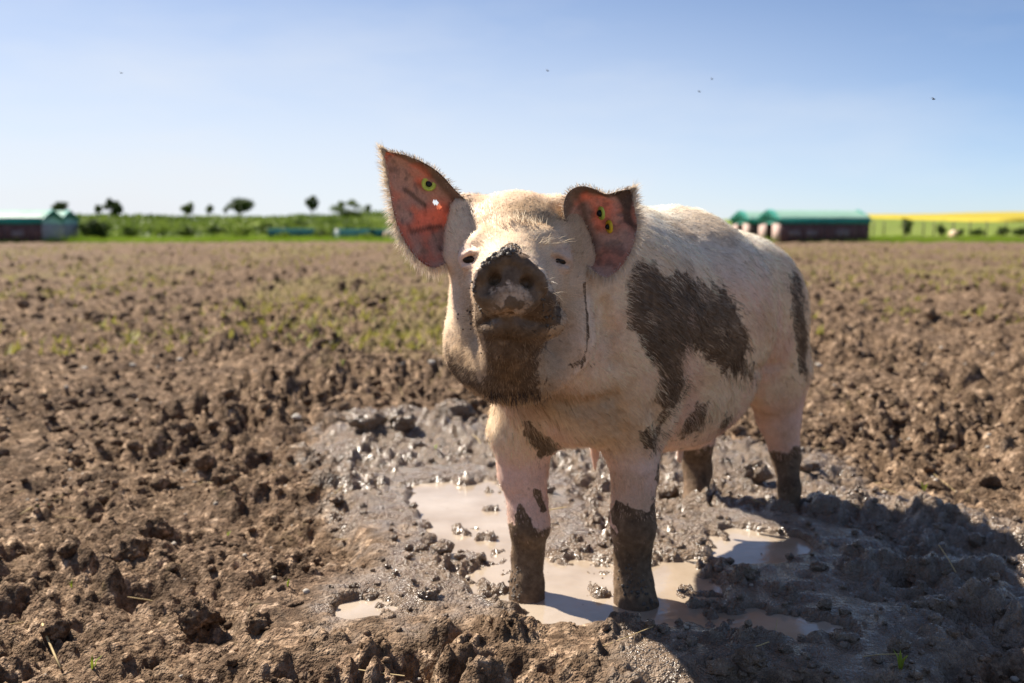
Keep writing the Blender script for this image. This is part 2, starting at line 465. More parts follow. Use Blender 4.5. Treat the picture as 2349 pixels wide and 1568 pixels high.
wmix = ramp(nt, math_(nt, 'ADD', wa.outputs["Fac"], math_(nt, 'MULTIPLY', math_(nt, 'SUBTRACT', n5.outputs["Fac"], 0.5), 1.5)), [(0.2, 0.0), (0.9, 1.0)])
cc = mixc(nt, wmix.outputs["Color"], dryc, wetc.outputs["Color"])
nt.links.new(cc, b.inputs["Base Color"])
rr = ramp(nt, math_(nt, 'ADD', wmix.outputs["Color"], math_(nt, 'MULTIPLY', math_(nt, 'SUBTRACT', n1.outputs["Fac"], 0.5), 0.7)), [(0.2, 0.92), (0.85, 0.20)])
nt.links.new(rr.outputs["Color"], b.inputs["Roughness"])
sp = ramp(nt, wmix.outputs["Color"], [(0.0, 0.12), (1.0, 0.6)])
nt.links.new(sp.outputs["Color"], b.inputs["Specular IOR Level"])
vo = N(nt, "ShaderNodeTexVoronoi", Scale=105.0); nt.links.new(tco.outputs["Object"], vo.inputs["Vector"])
vo2 = N(nt, "ShaderNodeTexVoronoi", Scale=260.0); nt.links.new(tco.outputs["Object"], vo2.inputs["Vector"])
vb = math_(nt, 'ADD', math_(nt, 'MULTIPLY', vo.outputs["Distance"], -1.6), math_(nt, 'MULTIPLY', vo2.outputs["Distance"], -.8))
hb0 = math_(nt, 'ADD', n3.outputs["Fac"], math_(nt, 'MULTIPLY', n2.outputs["Fac"], 1.5))
hb = math_(nt, 'ADD', hb0, vb)
bump(nt, b, hb, 0.7, 0.007)
field = obj("muddy_field", field_me, m_soil); tag(field, kind='structure')

# loose clods and crumbs lying on the field
def ico(sub):
    t = (1 + 5 ** .5) / 2
    v = [(-1,t,0),(1,t,0),(-1,-t,0),(1,-t,0),(0,-1,t),(0,1,t),(0,-1,-t),(0,1,-t),(t,0,-1),(t,0,1),(-t,0,-1),(-t,0,1)]
    f = [(0,11,5),(0,5,1),(0,1,7),(0,7,10),(0,10,11),(1,5,9),(5,11,4),(11,10,2),(10,7,6),(7,1,8),(3,9,4),(3,4,2),(3,2,6),(3,6,8),(3,8,9),(4,9,5),(2,4,11),(6,2,10),(8,6,7),(9,8,1)]
    v = [np.array(q) / np.linalg.norm(q) for q in v]
    for _ in range(sub):
        cache = {}; nf = []
        def mid(a, b_):
            k = (min(a, b_), max(a, b_))
            if k not in cache:
                m = v[a] + v[b_]; v.append(m / np.linalg.norm(m)); cache[k] = len(v) - 1
            return cache[k]
        for a, b_, c in f:
            d, e, g = mid(a, b_), mid(b_, c), mid(c, a)
            nf += [(a, d, g), (b_, e, d), (c, g, e), (d, e, g)]
        f = nf
    return np.array(v), np.array(f)
def lump(sub, seed, rough=0.5):
    v, f = ico(sub)
    n = fbm3(v * 1.3 + seed * 7.1, 600 + seed, 3, .6) * rough
    w = bumps2(v[:, 0] * 1.7 + v[:, 2] + seed * 3.3, v[:, 1] * 1.7 - v[:, 2] * .7, 0.62, 620 + seed, .9, .3, .6, .55)
    v = v * (0.78 + n + w)[:, None]
    return v, f
LUMPS0 = [lump(0, 40 + k) for k in range(8)]; LUMPS1 = [lump(1, k) for k in range(10)]; LUMPS2 = [lump(2, 20 + k, .6) for k in range(8)]
def scatter(pts, sizes, lumps, r):
    vs, fs = [], []; o = 0
    for (x, y), s_, z in zip(pts, sizes, field_height(pts[:, 0], pts[:, 1])):
        v, f = lumps[r.integers(len(lumps))]
        q = r.normal(0, 1, (3, 3)); q, _ = np.linalg.qr(q)
        sc = s_ * np.array([1, r.uniform(.75, 1.1), r.uniform(.6, .95)])
        vs.append((v @ q.T) * sc + np.array([x, y, z + s_ * r.uniform(0.0, .45)])); fs.append(f + o); o += len(v)
    return np.concatenate(vs), np.concatenate(fs)
def spots(n, d0, d1, spread, r, dry_only=True):
    d = d0 * (d1 / d0) ** r.random(n); t = r.uniform(-spread, spread, n)
    p = np.stack([t * (d + .45), d], 1)
    if dry_only:
        w, pl = field_masks(p[:, 0], p[:, 1]); p = p[(pl < .1) & (r.random(len(p)) > w * .75)]
    k = fbm2(p[:, 0] * 2.2, p[:, 1] * 2.2, 640, 3) + r.normal(0, .25, len(p)) > -.1
    return p[k]
r_c = np.random.default_rng(21)
parts_ = []
for n, d0, d1, s0, s1, lm in ((11500, 1.0, 4.2, .005, .0145, LUMPS1), (1300, 1.15, 5.0, .011, .026, LUMPS2), (260, 1.2, 4.0, .022, .042, LUMPS2), (9000, 3.3, 14, .010, .040, LUMPS0), (6500, 8, 45, .025, .085, LUMPS0)):
    p = spots(n, d0, d1, .64, r_c)
    parts_.append(scatter(p, s0 + (s1 - s0) * r_c.random(len(p)) ** 2.2, lm, r_c))
off = np.cumsum([0] + [len(a) for a, _ in parts_])
cv = np.concatenate([a for a, _ in parts_]); cf = np.concatenate([b_ + o for (_, b_), o in zip(parts_, off)])
clod_me = mesh_np("soil_crumbs", cv, cf)
wv = np.zeros(len(cv)); m = cv[:, 1] < 4.2; wv[m] = field_masks(cv[m, 0], cv[m, 1])[0]
attr(clod_me, "wet", wv); attr(clod_me, "pool", np.zeros(len(cv))); attr(clod_me, "weed", np.zeros(len(cv)))
tag(obj("soil_crumbs", clod_me, m_soil), kind='stuff')

# muddy water standing in the trodden hollow: one sheet per pool
m_water, nt, b = new_mat("muddy_water")
n1 = noise(nt, 5.0, 4, 0.55); 
c = ramp(nt, n1.outputs["Fac"], [(0.3, (0.31, 0.235, 0.16)), (0.7, (0.46, 0.38, 0.30))])
nt.links.new(c.outputs["Color"], b.inputs["Base Color"])
b.inputs["Roughness"].default_value = 0.09; b.inputs["IOR"].default_value = 1.36; b.inputs["Specular IOR Level"].default_value = 1.0
n2 = noise(nt, 26.0, 4, 0.6, dist=0.6); bump(nt, b, n2.outputs["Fac"], 0.12, 0.01)
allp = np.concatenate(POOLS); lo = allp.min(0) - 0.12; hi = allp.max(0) + 0.12
gx = np.arange(lo[0], hi[0], 0.02); gy = np.arange(lo[1], hi[1], 0.02)
X, Y = np.meshgrid(gx, gy, indexing='ij')
ids = np.arange(X.size).reshape(X.shape)
f = np.stack([ids[:-1, :-1], ids[1:, :-1], ids[1:, 1:], ids[:-1, 1:]], -1).reshape(-1, 4)
sd = np.min([poly_sd(X, Y, q) for q in POOLS], axis=0)
keep = (sd < 0.10).ravel()[f].any(1)
tag(obj("puddle_water", mesh_np("puddle_water", np.stack([X, Y, np.full_like(X, -0.006)], -1).reshape(-1, 3), f[keep]), m_water), kind='structure')
# ------------------------------------------------------------------ the pig: one signed-distance body turned into a continuous skin
def axis_nodes(segs):
    out = [segs[0][0]]
    for a, b_, h in segs:
        n = max(1, int(round((b_ - a) / h)))
        out += list(a + (b_ - a) * np.arange(1, n + 1) / n)
    return np.array(out)
AX = axis_nodes([(-0.34, -0.17, .006), (-0.17, 0.17, .0038), (0.17, 1.02, .0065)])
AY = axis_nodes([(1.36, 1.78, .0038), (1.78, 3.12, .0075)])
AZ = axis_nodes([(-0.07, 0.44, .0065), (0.44, 0.88, .0038)])
NX, NY, NZ = len(AX), len(AY), len(AZ)
F = np.full((NX, NY, NZ), 0.2, np.float32)
def _blk(lo, hi):
    i0, i1 = np.searchsorted(AX, [lo[0], hi[0]]); j0, j1 = np.searchsorted(AY, [lo[1], hi[1]]); k0, k1 = np.searchsorted(AZ, [lo[2], hi[2]])
    sl = (slice(max(i0-1,0), i1+1), slice(max(j0-1,0), j1+1), slice(max(k0-1,0), k1+1))
    p = np.stack(np.meshgrid(AX[sl[0]], AY[sl[1]], AZ[sl[2]], indexing='ij'), -1).astype(np.float32)
    return sl, p
def smin(a, b_, k):
    h = np.maximum(k - np.abs(a - b_), 0) / k
    return np.minimum(a, b_) - h * h * k * 0.25
def ell(c, r, k=0.05, rot=None, cut=False):
    """ellipsoid; rot = 3x3 rows are the local axes"""
    c = np.asarray(c, float); r = np.asarray(r, float)
    m = max(r) + k + 0.02
    sl, p = _blk(c - m, c + m)
    q = p - c.astype(np.float32)
    if rot is not None: q = q @ np.asarray(rot, np.float32).T
    k0 = np.linalg.norm(q / r.astype(np.float32), axis=-1); k1 = np.linalg.norm(q / (r * r).astype(np.float32), axis=-1)
    d = k0 * (k0 - 1) / np.maximum(k1, 1e-6)
    F[sl] = -smin(-F[sl], d, k) if cut else smin(F[sl], d, k)
def cap(a, b_, ra, rb, k=0.04, cut=False):
    a = np.asarray(a, float); b_ = np.asarray(b_, float)
    m = max(ra, rb) + k + 0.02
    sl, p = _blk(np.minimum(a, b_) - m, np.maximum(a, b_) + m)
    ab = (b_ - a).astype(np.float32)
    t = np.clip(((p - a.astype(np.float32)) @ ab) / (ab @ ab + 1e-9), 0, 1)
    d = np.linalg.norm(p - a.astype(np.float32) - t[..., None] * ab, axis=-1) - (ra + (rb - ra) * t)
    F[sl] = -smin(-F[sl], d, k) if cut else smin(F[sl], d, k)
def chain(pts, rads, k=0.03, k0=None, cut=False):
    for i in range(len(pts) - 1):
        cap(pts[i], pts[i+1], rads[i], rads[i+1], (k0 if (i == 0 and k0) else k), cut)
def fsample(p):
    """field at points, trilinear"""
    p = np.asarray(p, float).reshape(-1, 3)
    g = [np.clip(np.interp(p[:, a], ax, np.arange(len(ax))), 0, len(ax) - 1.001) for a, ax in enumerate((AX, AY, AZ))]
    i = [x.astype(int) for x in g]; f = [x - y for x, y in zip(g, i)]
    r = 0
    for dx in (0, 1):
        for dy in (0, 1):
            for dz in (0, 1):
                w = (f[0] if dx else 1 - f[0]) * (f[1] if dy else 1 - f[1]) * (f[2] if dz else 1 - f[2])
                r = r + w * F[i[0] + dx, i[1] + dy, i[2] + dz]
    return r
def hit(px, py, d0=1.38, d1=3.0):
    """distance of the skin in front of the camera along one line of sight"""
    ds = np.arange(d0, d1, 0.002)
    v = fsample(P(np.full(ds.shape, px), np.full(ds.shape, py), ds))
    w = np.nonzero(v < 0)[0]
    return float(ds[w[0]]) if len(w) else None
def S(px, py, off=0.0):
    d = hit(px, py)
    return P(px, py, (d if d else 1.7) + off)

FO = np.array([0.14, 1.98, 0.0])
AXD = np.array([0.569, 0.823, 0.0]); NRM = np.array([0.823, -0.569, 0.0]); UPV = np.array([0, 0, 1.0])
ROT = np.stack([AXD, NRM, UPV])
def B(s, n, z): return FO + AXD * s + NRM * n + UPV * z
# trunk
ell(B(0.08, 0.0, 0.58), (0.23, 0.185, 0.215), 0.08, ROT)
ell(B(0.37, 0.005, 0.545), (0.35, 0.225, 0.255), 0.10, ROT)
ell(B(0.74, 0.0, 0.545), (0.25, 0.178, 0.20), 0.10, ROT)
ell(B(-0.04, 0.0, 0.47), (0.15, 0.155, 0.15), 0.07, ROT)
ell(B(0.36, 0.01, 0.36), (0.24, 0.15, 0.105), 0.10, ROT)       # belly
# hams
ell(B(0.82, 0.085, 0.47), (0.155, 0.090, 0.20), 0.05, ROT)
ell(B(0.80, -0.085, 0.47), (0.155, 0.090, 0.20), 0.05, ROT)
# shoulders and legs
ell(B(0.04, 0.105, 0.50), (0.115, 0.085, 0.17), 0.05, ROT)
ell(B(0.02, -0.105, 0.50), (0.115, 0.085, 0.17), 0.05, ROT)
chain([P(1450, 985, 1.985), P(1455, 1085, 1.97), P(1452, 1150, 1.965), P(1453, 1205, 1.965), P(1450, 1270, 1.975), P(1453, 1340, 1.965), P(1460, 1390, 1.950), P(1464, 1450, 1.945)],
      [.068, .0455, .0405, .0435, .0345, .0375, .041, .044], 0.02, 0.06)
chain([P(1195, 990, 1.99), P(1200, 1085, 2.0), P(1209, 1150, 2.0), P(1213, 1205, 1.995), P(1210, 1270, 2.005), P(1208, 1340, 1.995), P(1208, 1385, 1.98), P(1208, 1440, 1.975)],
      [.068, .0475, .039, .0395, .0300, .0325, .034, .037], 0.02, 0.06)
for (cx, cy, cd) in ((1432, 1352, 2.0), (1480, 1352, 2.0), (1190, 1350, 2.025), (1228, 1350, 2.025)): ell(P(cx, cy, cd), (.010, .012, .016), .012)
chain([P(1785, 860, 2.66), P(1786, 960, 2.68), P(1802, 1045, 2.70), P(1810, 1120, 2.65), P(1812, 1185, 2.63), P(1812, 1215, 2.63)],
      [.080, .057, .038, .029, .030, .033], 0.02, 0.06)
chain([P(1590, 930, 2.70), P(1596, 1010, 2.74), P(1600, 1075, 2.76), P(1594, 1165, 2.71), P(1593, 1200, 2.70)],
      [.075, .050, .038, .036, .037], 0.02, 0.06)
# udder and teats
ell(P(1570, 985, 2.40), (.08, .08, .05), 0.05)
for px, py, d in ((1365, 1050, 2.12), (1560, 1035, 2.45), (1612, 1015, 2.50), (1430, 1055, 2.3)):
    c = P(px, py, d); cap(c + [0, 0, .03], c + [0, 0, -.028], .015, .006, .02)
# tail
chain([B(0.98, 0, .63), B(1.03, .02, .60), B(1.05, .0, .55), B(1.03, -.02, .52), B(1.05, .0, .47)], [.02, .014, .011, .009, .006], .012)
# neck
cap(B(0.06, -0.01, .60), P(1205, 640, 1.80), .19, .135, 0.07)
cap(P(1330, 800, 1.98), P(1215, 800, 1.80), .14, .09, 0.06)
# head
ell(P(1184, 570, 1.735), (.106, .095, .098), 0.03)
ell(P(1188, 740, 1.71), (.110, .085, .115), 0.03)
cap(P(1106, 665, 1.712), P(1104, 800, 1.70), .045, .060, 0.045)
cap(P(1272, 665, 1.714), P(1282, 790, 1.70), .046, .062, 0.045)
ell(P(1184, 570, 1.705), (.084, .074, .066), 0.05)
cap(P(1180, 575, 1.665), P(1170, 640, 1.53), .052, .040, 0.05)
ell(P(1180, 850, 1.67), (.085, .085, .050), 0.04)
cap(P(1183, 665, 1.66), P(1172, 676, 1.50), .080, .050, 0.045)    # muzzle
ell(P(1195, 735, 1.535), (.070, .055, .036), 0.02)            # upper lip
cap(P(1180, 835, 1.64), P(1166, 782, 1.535), .062, .040, 0.03)   # lower jaw
# snout disc, tilted a little upwards
zs = np.array([-0.01, -0.97, 0.22]); zs /= np.linalg.norm(zs); xs = np.array([1.0, 0, 0]); xs -= zs * (xs @ zs); xs /= np.linalg.norm(xs); ys = np.cross(zs, xs)
SR = np.stack([xs, ys, zs])
SC = P(1168, 663, 1.455)
ell(SC, (.0545, .042, .024), 0.010, SR)
ell(P(1166, 606, 1.470), (.024, .024, .020), 0.022, SR)
rim_pts = [(1092, 655), (1100, 630), (1130, 603), (1166, 588), (1202, 603), (1238, 632), (1250, 665)]
chain([P(px, py, 1.447) for px, py in rim_pts], [.005, .006, .0065, .007, .0065, .006, .005], .012)
ell(P(1240, 690, 1.49), (.025, .025, .022), 0.02, SR)
# brows, lids, ear roots
for pts in ([(1070, 572, 1.64), (1100, 558, 1.625), (1135, 566, 1.63)], [(1220, 566, 1.63), (1252, 552, 1.62), (1292, 570, 1.64)]):
    chain([P(*q) for q in pts], [.003, .006, .003], 0.035)
cap(P(1068, 480, 1.725), P(1050, 585, 1.715), .026, .024, 0.03)
cap(P(1290, 480, 1.735), P(1325, 585, 1.735), .022, .026, 0.03)
# eyes: a lid bulge, then a narrow opening cut into it
EYES = []
for (ex, ey, lx, ly, rx, ry) in ((1080, 595, 1060, 602, 1095, 591), (1281, 599, 1264, 592, 1303, 608)):
    c = S(ex, ey)
    ell(c + np.array([0, .012, 0]), (.024, .016, .019), 0.016)
    a = S(lx, ly); b_ = S(rx, ry); c = S(ex, ey)
    chain([a + [0, -.001, .011], c + [0, -.003, .0125], b_ + [0, -.001, .010]], [.0035, .005, .0035], .006)
    chain([a + [0, -.001, -.009], c + [0, -.002, -.0105], b_ + [0, -.001, -.009]], [.003, .004, .003], .006)
    chain([a, c, b_], [.0026, .0064, .0026], .002, cut=True)
    chain([a + [0, -.002, .0165], c + [0, -.003, .019], b_ + [0, -.002, .015]], [.0015, .0022, .0015], .004, cut=True)
    EYES.append(c + np.array([0, .0110, 0]))
# nostrils
for (nx_, ny_, sx) in ((1134, 640, -1), (1209, 648, 1)):
    c = S(nx_, ny_)
    ell(c, (.0105, .018, .0085), 0.006, np.stack([xs * .9 + ys * (-.43 * sx), xs * (.43 * sx) + ys * .9, zs])[[0, 2, 1]], cut=True)
    c2 = S(nx_ + 22 * sx, ny_ + 22)
    ell(c2 + np.array([0, -.001, 0]), (.012, .005, .008), 0.008, cut=True)
# mouth line
mpts = [(1096, 748), (1125, 738), (1150, 726), (1166, 721), (1186, 728), (1215, 740), (1262, 744)]
mw = [S(*q) for q in mpts]
chain(mw, [.003, .005, .006, .007, .006, .005, .003], .006, cut=True)
lip = [S(px, py + 24) for px, py in mpts[1:-1]]
chain([q + np.array([0, .004, 0]) for q in lip], [.008, .011, .012, .011, .008], .012)
# folds: behind the jowl and at the flank
def fold(pts, r, k=.01, off=0.0):
    q = [S(px, py, off) for px, py in pts]
    chain(q, [r * .5] + [r] * (len(q) - 2) + [r * .5], k, cut=True)
fold([(1343, 655), (1346, 720), (1350, 775), (1340, 822), (1322, 848)], .0055, .008, .001)
fold([(1412, 912), (1421, 950), (1418, 990)], .005, .02)
fold([(1385, 700), (1400, 760), (1405, 830)], .004, .03)
fold([(1290, 925), (1340, 935), (1400, 915)], .005, .03)
fold([(1735, 848), (1765, 840), (1790, 838)], .010, .02)
fold([(1500, 940), (1520, 985), (1515, 1040)], .008, .03)

def surface_nets():
    ins = F < 0
    act = np.zeros((NX-1, NY-1, NZ-1), np.uint8)
    for dx in (0, 1):
        for dy in (0, 1):
            for dz in (0, 1):
                act += ins[dx:NX-1+dx, dy:NY-1+dy, dz:NZ-1+dz]
    idx = np.argwhere((act > 0) & (act < 8))
    I, J, Kk = idx.T
    corner = np.array([(dx, dy, dz) for dx in (0, 1) for dy in (0, 1) for dz in (0, 1)])
    vals = np.stack([F[I + c[0], J + c[1], Kk + c[2]] for c in corner], 1)
    acc = np.zeros((len(idx), 3)); cnt = np.zeros(len(idx))
    for a in range(8):
        for b_ in range(a + 1, 8):
            df = corner[b_] - corner[a]
            if np.abs(df).sum() != 1: continue
            va, vb = vals[:, a], vals[:, b_]
            x = (va < 0) != (vb < 0)
            t = np.where(x, va / np.where(x, va - vb, 1), 0)
            acc += np.where(x[:, None], corner[a] + t[:, None] * df, 0); cnt += x
    loc = idx + acc / cnt[:, None]
    v = np.stack([np.interp(loc[:, a], np.arange(len(ax)), ax) for a, ax in enumerate((AX, AY, AZ))], 1)
    num = np.full(act.shape, -1, np.int32); num[I, J, Kk] = np.arange(len(idx))
    faces = []
    for ax in range(3):
        sh = [NX, NY, NZ]
        a = [slice(1, n - 1) for n in sh]; a2 = list(a)
        a[ax] = slice(0, sh[ax] - 1); a2[ax] = slice(1, sh[ax])
        x0 = ins[tuple(a)]; x1 = ins[tuple(a2)]
        e = np.argwhere(x0 != x1); s = x0[tuple(e.T)]
        base = e.copy(); o1, o2 = [(1, 2), (2, 0), (0, 1)][ax]
        base[:, [k for k in range(3) if k != ax]] += 1
        def cell(d1, d2):
            q = base.copy(); q[:, o1] -= d1; q[:, o2] -= d2
            return num[tuple(q.T)]
        q = np.stack([cell(1, 1), cell(0, 1), cell(0, 0), cell(1, 0)], 1)
        q[~s] = q[~s][:, ::-1]
        faces.append(q)
    return v, np.concatenate(faces)
body_v, body_f = surface_nets()
# a couple of relaxing passes take the grid out of the skin
def relax(v, f, it):
    for _ in range(it):
        s = np.zeros_like(v); c = np.zeros(len(v))
        for a, b_ in ((0, 1), (1, 2), (2, 3), (3, 0)):
            np.add.at(s, f[:, a], v[f[:, b_]]); np.add.at(s, f[:, b_], v[f[:, a]]); np.add.at(c, f[:, a], 1); np.add.at(c, f[:, b_], 1)
        v = v * 0.5 + 0.5 * s / np.maximum(c, 1)[:, None]
    return v
body_v = relax(body_v, body_f, 2)
def vnormals(v, f):
    n = np.cross(v[f[:, 2]] - v[f[:, 0]], v[f[:, 3]] - v[f[:, 1]])
    r = np.zeros_like(v)
    for k in range(4): np.add.at(r, f[:, k], n)
    return r / (np.linalg.norm(r, axis=1, keepdims=True) + 1e-12)
body_n = vnormals(body_v, body_f)
# skin is never quite smooth
rough = fbm3(body_v * 16, 201, 3) * 0.004 + fbm3(body_v * 55, 205, 2) * 0.0012
body_v = body_v + body_n * rough[:, None]
body_n = vnormals(body_v, body_f)

# ears: two folded leaves of skin, thin enough for the sun to glow through
def resample(pts, n):
    pts = np.asarray(pts, float); s = np.concatenate([[0], np.cumsum(np.linalg.norm(np.diff(pts[:, :2], axis=0), axis=1))]); s /= s[-1]
    # smooth the corners a little by a Catmull-Rom pass
    t = np.linspace(0, 1, n); out = []
    k = np.clip(np.searchsorted(s, t, side='right') - 1, 0, len(s) - 2)
    p = np.vstack([2 * pts[0] - pts[1], pts, 2 * pts[-1] - pts[-2]])
    u = ((t - s[k]) / (s[k+1] - s[k] + 1e-12))[:, None]
    p0, p1, p2, p3 = p[k], p[k+1], p[k+2], p[k+3]
    return 0.5 * (2*p1 + (p2 - p0)*u + (2*p0 - 5*p1 + 4*p2 - p3)*u*u + (3*p1 - p0 - 3*p2 + p3)*u**3)
def ear(top, bot, bowl, thick, nt_=64, nw=44, holes=()):
    a = resample(top, nt_); b_ = resample(bot, nt_)
    w = np.linspace(0, 1, nw)[None, :, None]
    g = a[:, None] * (1 - w) + b_[:, None] * w
    t = np.linspace(0, 1, nt_)[:, None]; ww = np.linspace(0, 1, nw)[None]
    g[..., 2] += bowl(t, ww)
    front = P(g[..., 0], g[..., 1], g[..., 2])
    wv = 0.004 * fbm3(front * 30, 301, 2) + .0022 * fbm3(front * 90, 305, 2)
    front = front + np.array([0, 1.0, 0]) * wv[..., None]
    du = np.gradient(front, axis=0); dv = np.gradient(front, axis=1)
    nn = np.cross(du, dv); nn /= np.linalg.norm(nn, axis=-1, keepdims=True) + 1e-9
    nn[nn[..., 1] < 0] *= -1
    edge = np.minimum(np.minimum(ww, 1 - ww) * nw / 3.0, (1 - t) * nt_ / 3.0).clip(0.15, 1)
    back = front + nn * (thick * edge * (1.6 - 0.9 * t))[..., None]
    vid = np.arange(nt_ * nw).reshape(nt_, nw)
    q = np.stack([vid[:-1, :-1], vid[:-1, 1:], vid[1:, 1:], vid[1:, :-1]], -1).reshape(-1, 4)
    ce = g.reshape(-1, 3)[q].mean(1)
    for hx, hy, hr in holes: 
        k = (ce[:, 0] - hx) ** 2 + (ce[:, 1] - hy) ** 2 > hr * hr
        q = q[k]; ce = ce[k]
    m = nt_ * nw
    loop = np.concatenate([vid[:, 0], vid[-1, 1:], vid[::-1, -1][1:], vid[0, ::-1][1:-1]])
    l2 = np.roll(loop, -1)
    rim = np.stack([loop, l2, l2 + m, loop + m], 1)
    fr = vnormals(front.reshape(-1, 3), q)
    flip = fr[:, 1].mean() > 0
    fq = q[:, ::-1] if flip else q
    bq = (q if flip else q[:, ::-1]) + m
    v = np.concatenate([front.reshape(-1, 3), back.reshape(-1, 3)])
    info = np.concatenate([np.stack([np.broadcast_to(t, (nt_, nw)), np.broadcast_to(ww, (nt_, nw)), np.full((nt_, nw), s)], -1).reshape(-1, 3) for s in (0.0, 1.0)])
    return v, np.concatenate([fq, bq, rim]), info
EAR_L_TOP = [(1100, 500, 1.74), (1080, 472, 1.725), (1045, 438, 1.715), (1010, 400, 1.705), (975, 376, 1.70), (930, 357, 1.70), (880, 347, 1.70)]
EAR_L_BOT = [(1062, 560, 1.73), (1042, 590, 1.715), (1020, 606, 1.70), (990, 614, 1.69), (958, 594, 1.69), (927, 552, 1.695), (906, 500, 1.70), (893, 430, 1.70), (880, 347, 1.70)]
EAR_R_TOP = [(1318, 560, 1.715), (1303, 520, 1.69), (1294, 485, 1.68), (1297, 455, 1.68), (1311, 436, 1.685), (1334, 428, 1.69), (1362, 434, 1.70), (1390, 446, 1.71), (1420, 439, 1.715), (1450, 435, 1.72)]
EAR_R_BOT = [(1325, 575, 1.71), (1342, 603, 1.70), (1365, 624, 1.695), (1393, 636, 1.69), (1425, 612, 1.695), (1450, 570, 1.705), (1461, 520, 1.715), (1455, 478, 1.72), (1450, 435, 1.72)]
bowl_l = lambda t, w: 0.045 * np.sin(np.pi * np.clip(w, 0, 1)) ** 0.8 * (1 - t) ** 0.55 - 0.020 * np.exp(-((w - 0.0) / 0.10) ** 2) * (1 - t)
bowl_r = lambda t, w: 0.062 * np.sin(np.pi * w) ** 0.8 * (1 - t) ** 0.5 * sstep(0.0, .22, t) * (0.4 + 0.6 * np.exp(-((t - .35) / .30) ** 2)) - 0.012 * np.exp(-(w / 0.10) ** 2) * np.sin(np.pi * np.clip(t * 1.1, 0, 1))
ear_l = ear(EAR_L_TOP, EAR_L_BOT, bowl_l, .0045, holes=[(998, 465, 6.5)])
ear_r = ear(EAR_R_TOP, EAR_R_BOT, bowl_r, .0050)

# ------------------------------------------------------------------ coat: what is mud, skin and painted shade (it stays with the animal)
MUD = [  # polygons of the photograph, feather, depth limits, strength
    ([(1462,590),(1500,600),(1530,640),(1560,625),(1600,640),(1650,655),(1690,690),(1705,740),(1718,820),(1722,860),(1700,865),(1660,850),(1620,830),(1580,790),(1568,830),(1575,890),(1545,930),(1520,945),(1510,905),(1508,850),(1480,810),(1455,760),(1440,700),(1445,640)], 26, (1.7, 3.0), 1.0),
    ([(1812,620),(1835,650),(1850,750),(1850,870),(1830,850),(1822,760),(1815,700)], 10, (2.2, 3.2), 1.0),
    ([(1200,960),(1240,985),(1280,1020),(1275,1040),(1235,1050),(1215,1020)], 8, (1.6, 2.1), 1.0),
    ([(1515,945),(1535,940),(1525,975),(1505,1010),(1500,1040),(1470,1025),(1462,985),(1480,975),(1495,985)], 9, (1.7, 2.2), 0.8),
    ([(1545,985),(1600,930),(1640,900),(1640,950),(1600,1010),(1555,1015)], 16, (1.8, 2.8), 0.62),
    ([(1640,960),(1690,950),(1700,985),(1650,1000)], 12, (1.8, 2.8), 0.55),
    # muzzle and chin
    ([(1165,560),(1195,572),(1235,610),(1258,660),(1280,690),(1282,740),(1262,765),(1200,790),(1130,775),(1098,755),(1080,720),(1092,690),(1086,640),(1105,605),(1140,580)], 9, (1.3, 1.75), 1.0),
    ([(1098,750),(1180,760),(1265,755),(1255,800),(1240,830),(1238,880),(1252,912),(1150,916),(1095,905),(1115,850),(1112,800)], 16, (1.3, 1.80), 0.74),
    ([(1018,790),(1045,830),(1085,848),(1118,862),(1130,905),(1100,908),(1055,888),(1025,845)], 18, (1.3, 1.95), 0.74),
    ([(1345,805),(1350,820),(1335,845),(1310,850),(1300,840),(1325,830)], 8, (1.3, 1.95), 0.9),
    ([(1248,860),(1262,850),(1262,875),(1250,885)], 6, (1.3, 1.9), 0.7),
    ([(1070,700),(1085,690),(1090,760),(1070,745)], 14, (1.3, 1.72), 0.5),
    ([(1210,470),(1300,470),(1310,520),(1260,525),(1215,500)], 26, (1.5, 1.9), 0.42),
    ([(1055,395),(1085,450),(1095,490),(1070,500),(1060,460)], 14, (1.5, 1.9), 0.5),
    ([(1215,1110),(1232,1120),(1250,1160),(1240,1170)], 6, (1.8, 2.1), 1.0),
    # stockings
    ([(1140,1180),(1175,1200),(1195,1160),(1205,1165),(1222,1210),(1235,1250),(1250,1225),(1275,1240),(1275,1420),(1150,1420)], 8, (1.8, 2.2), 1.0),
    ([(1390,1180),(1400,1200),(1420,1230),(1400,1160),(1440,1150),(1460,1175),(1490,1165),(1515,1080),(1530,1080),(1530,1460),(1390,1460)], 8, (1.75, 2.15), 1.0),
    ([(1750,1065),(1790,1110),(1800,1095),(1780,1050),(1850,1020),(1860,1230),(1760,1230)], 9, (2.4, 3.0), 1.0),
    ([(1530,1020),(1660,1020),(1660,1220),(1530,1220)], 12, (2.45, 3.0), 1.0),
]
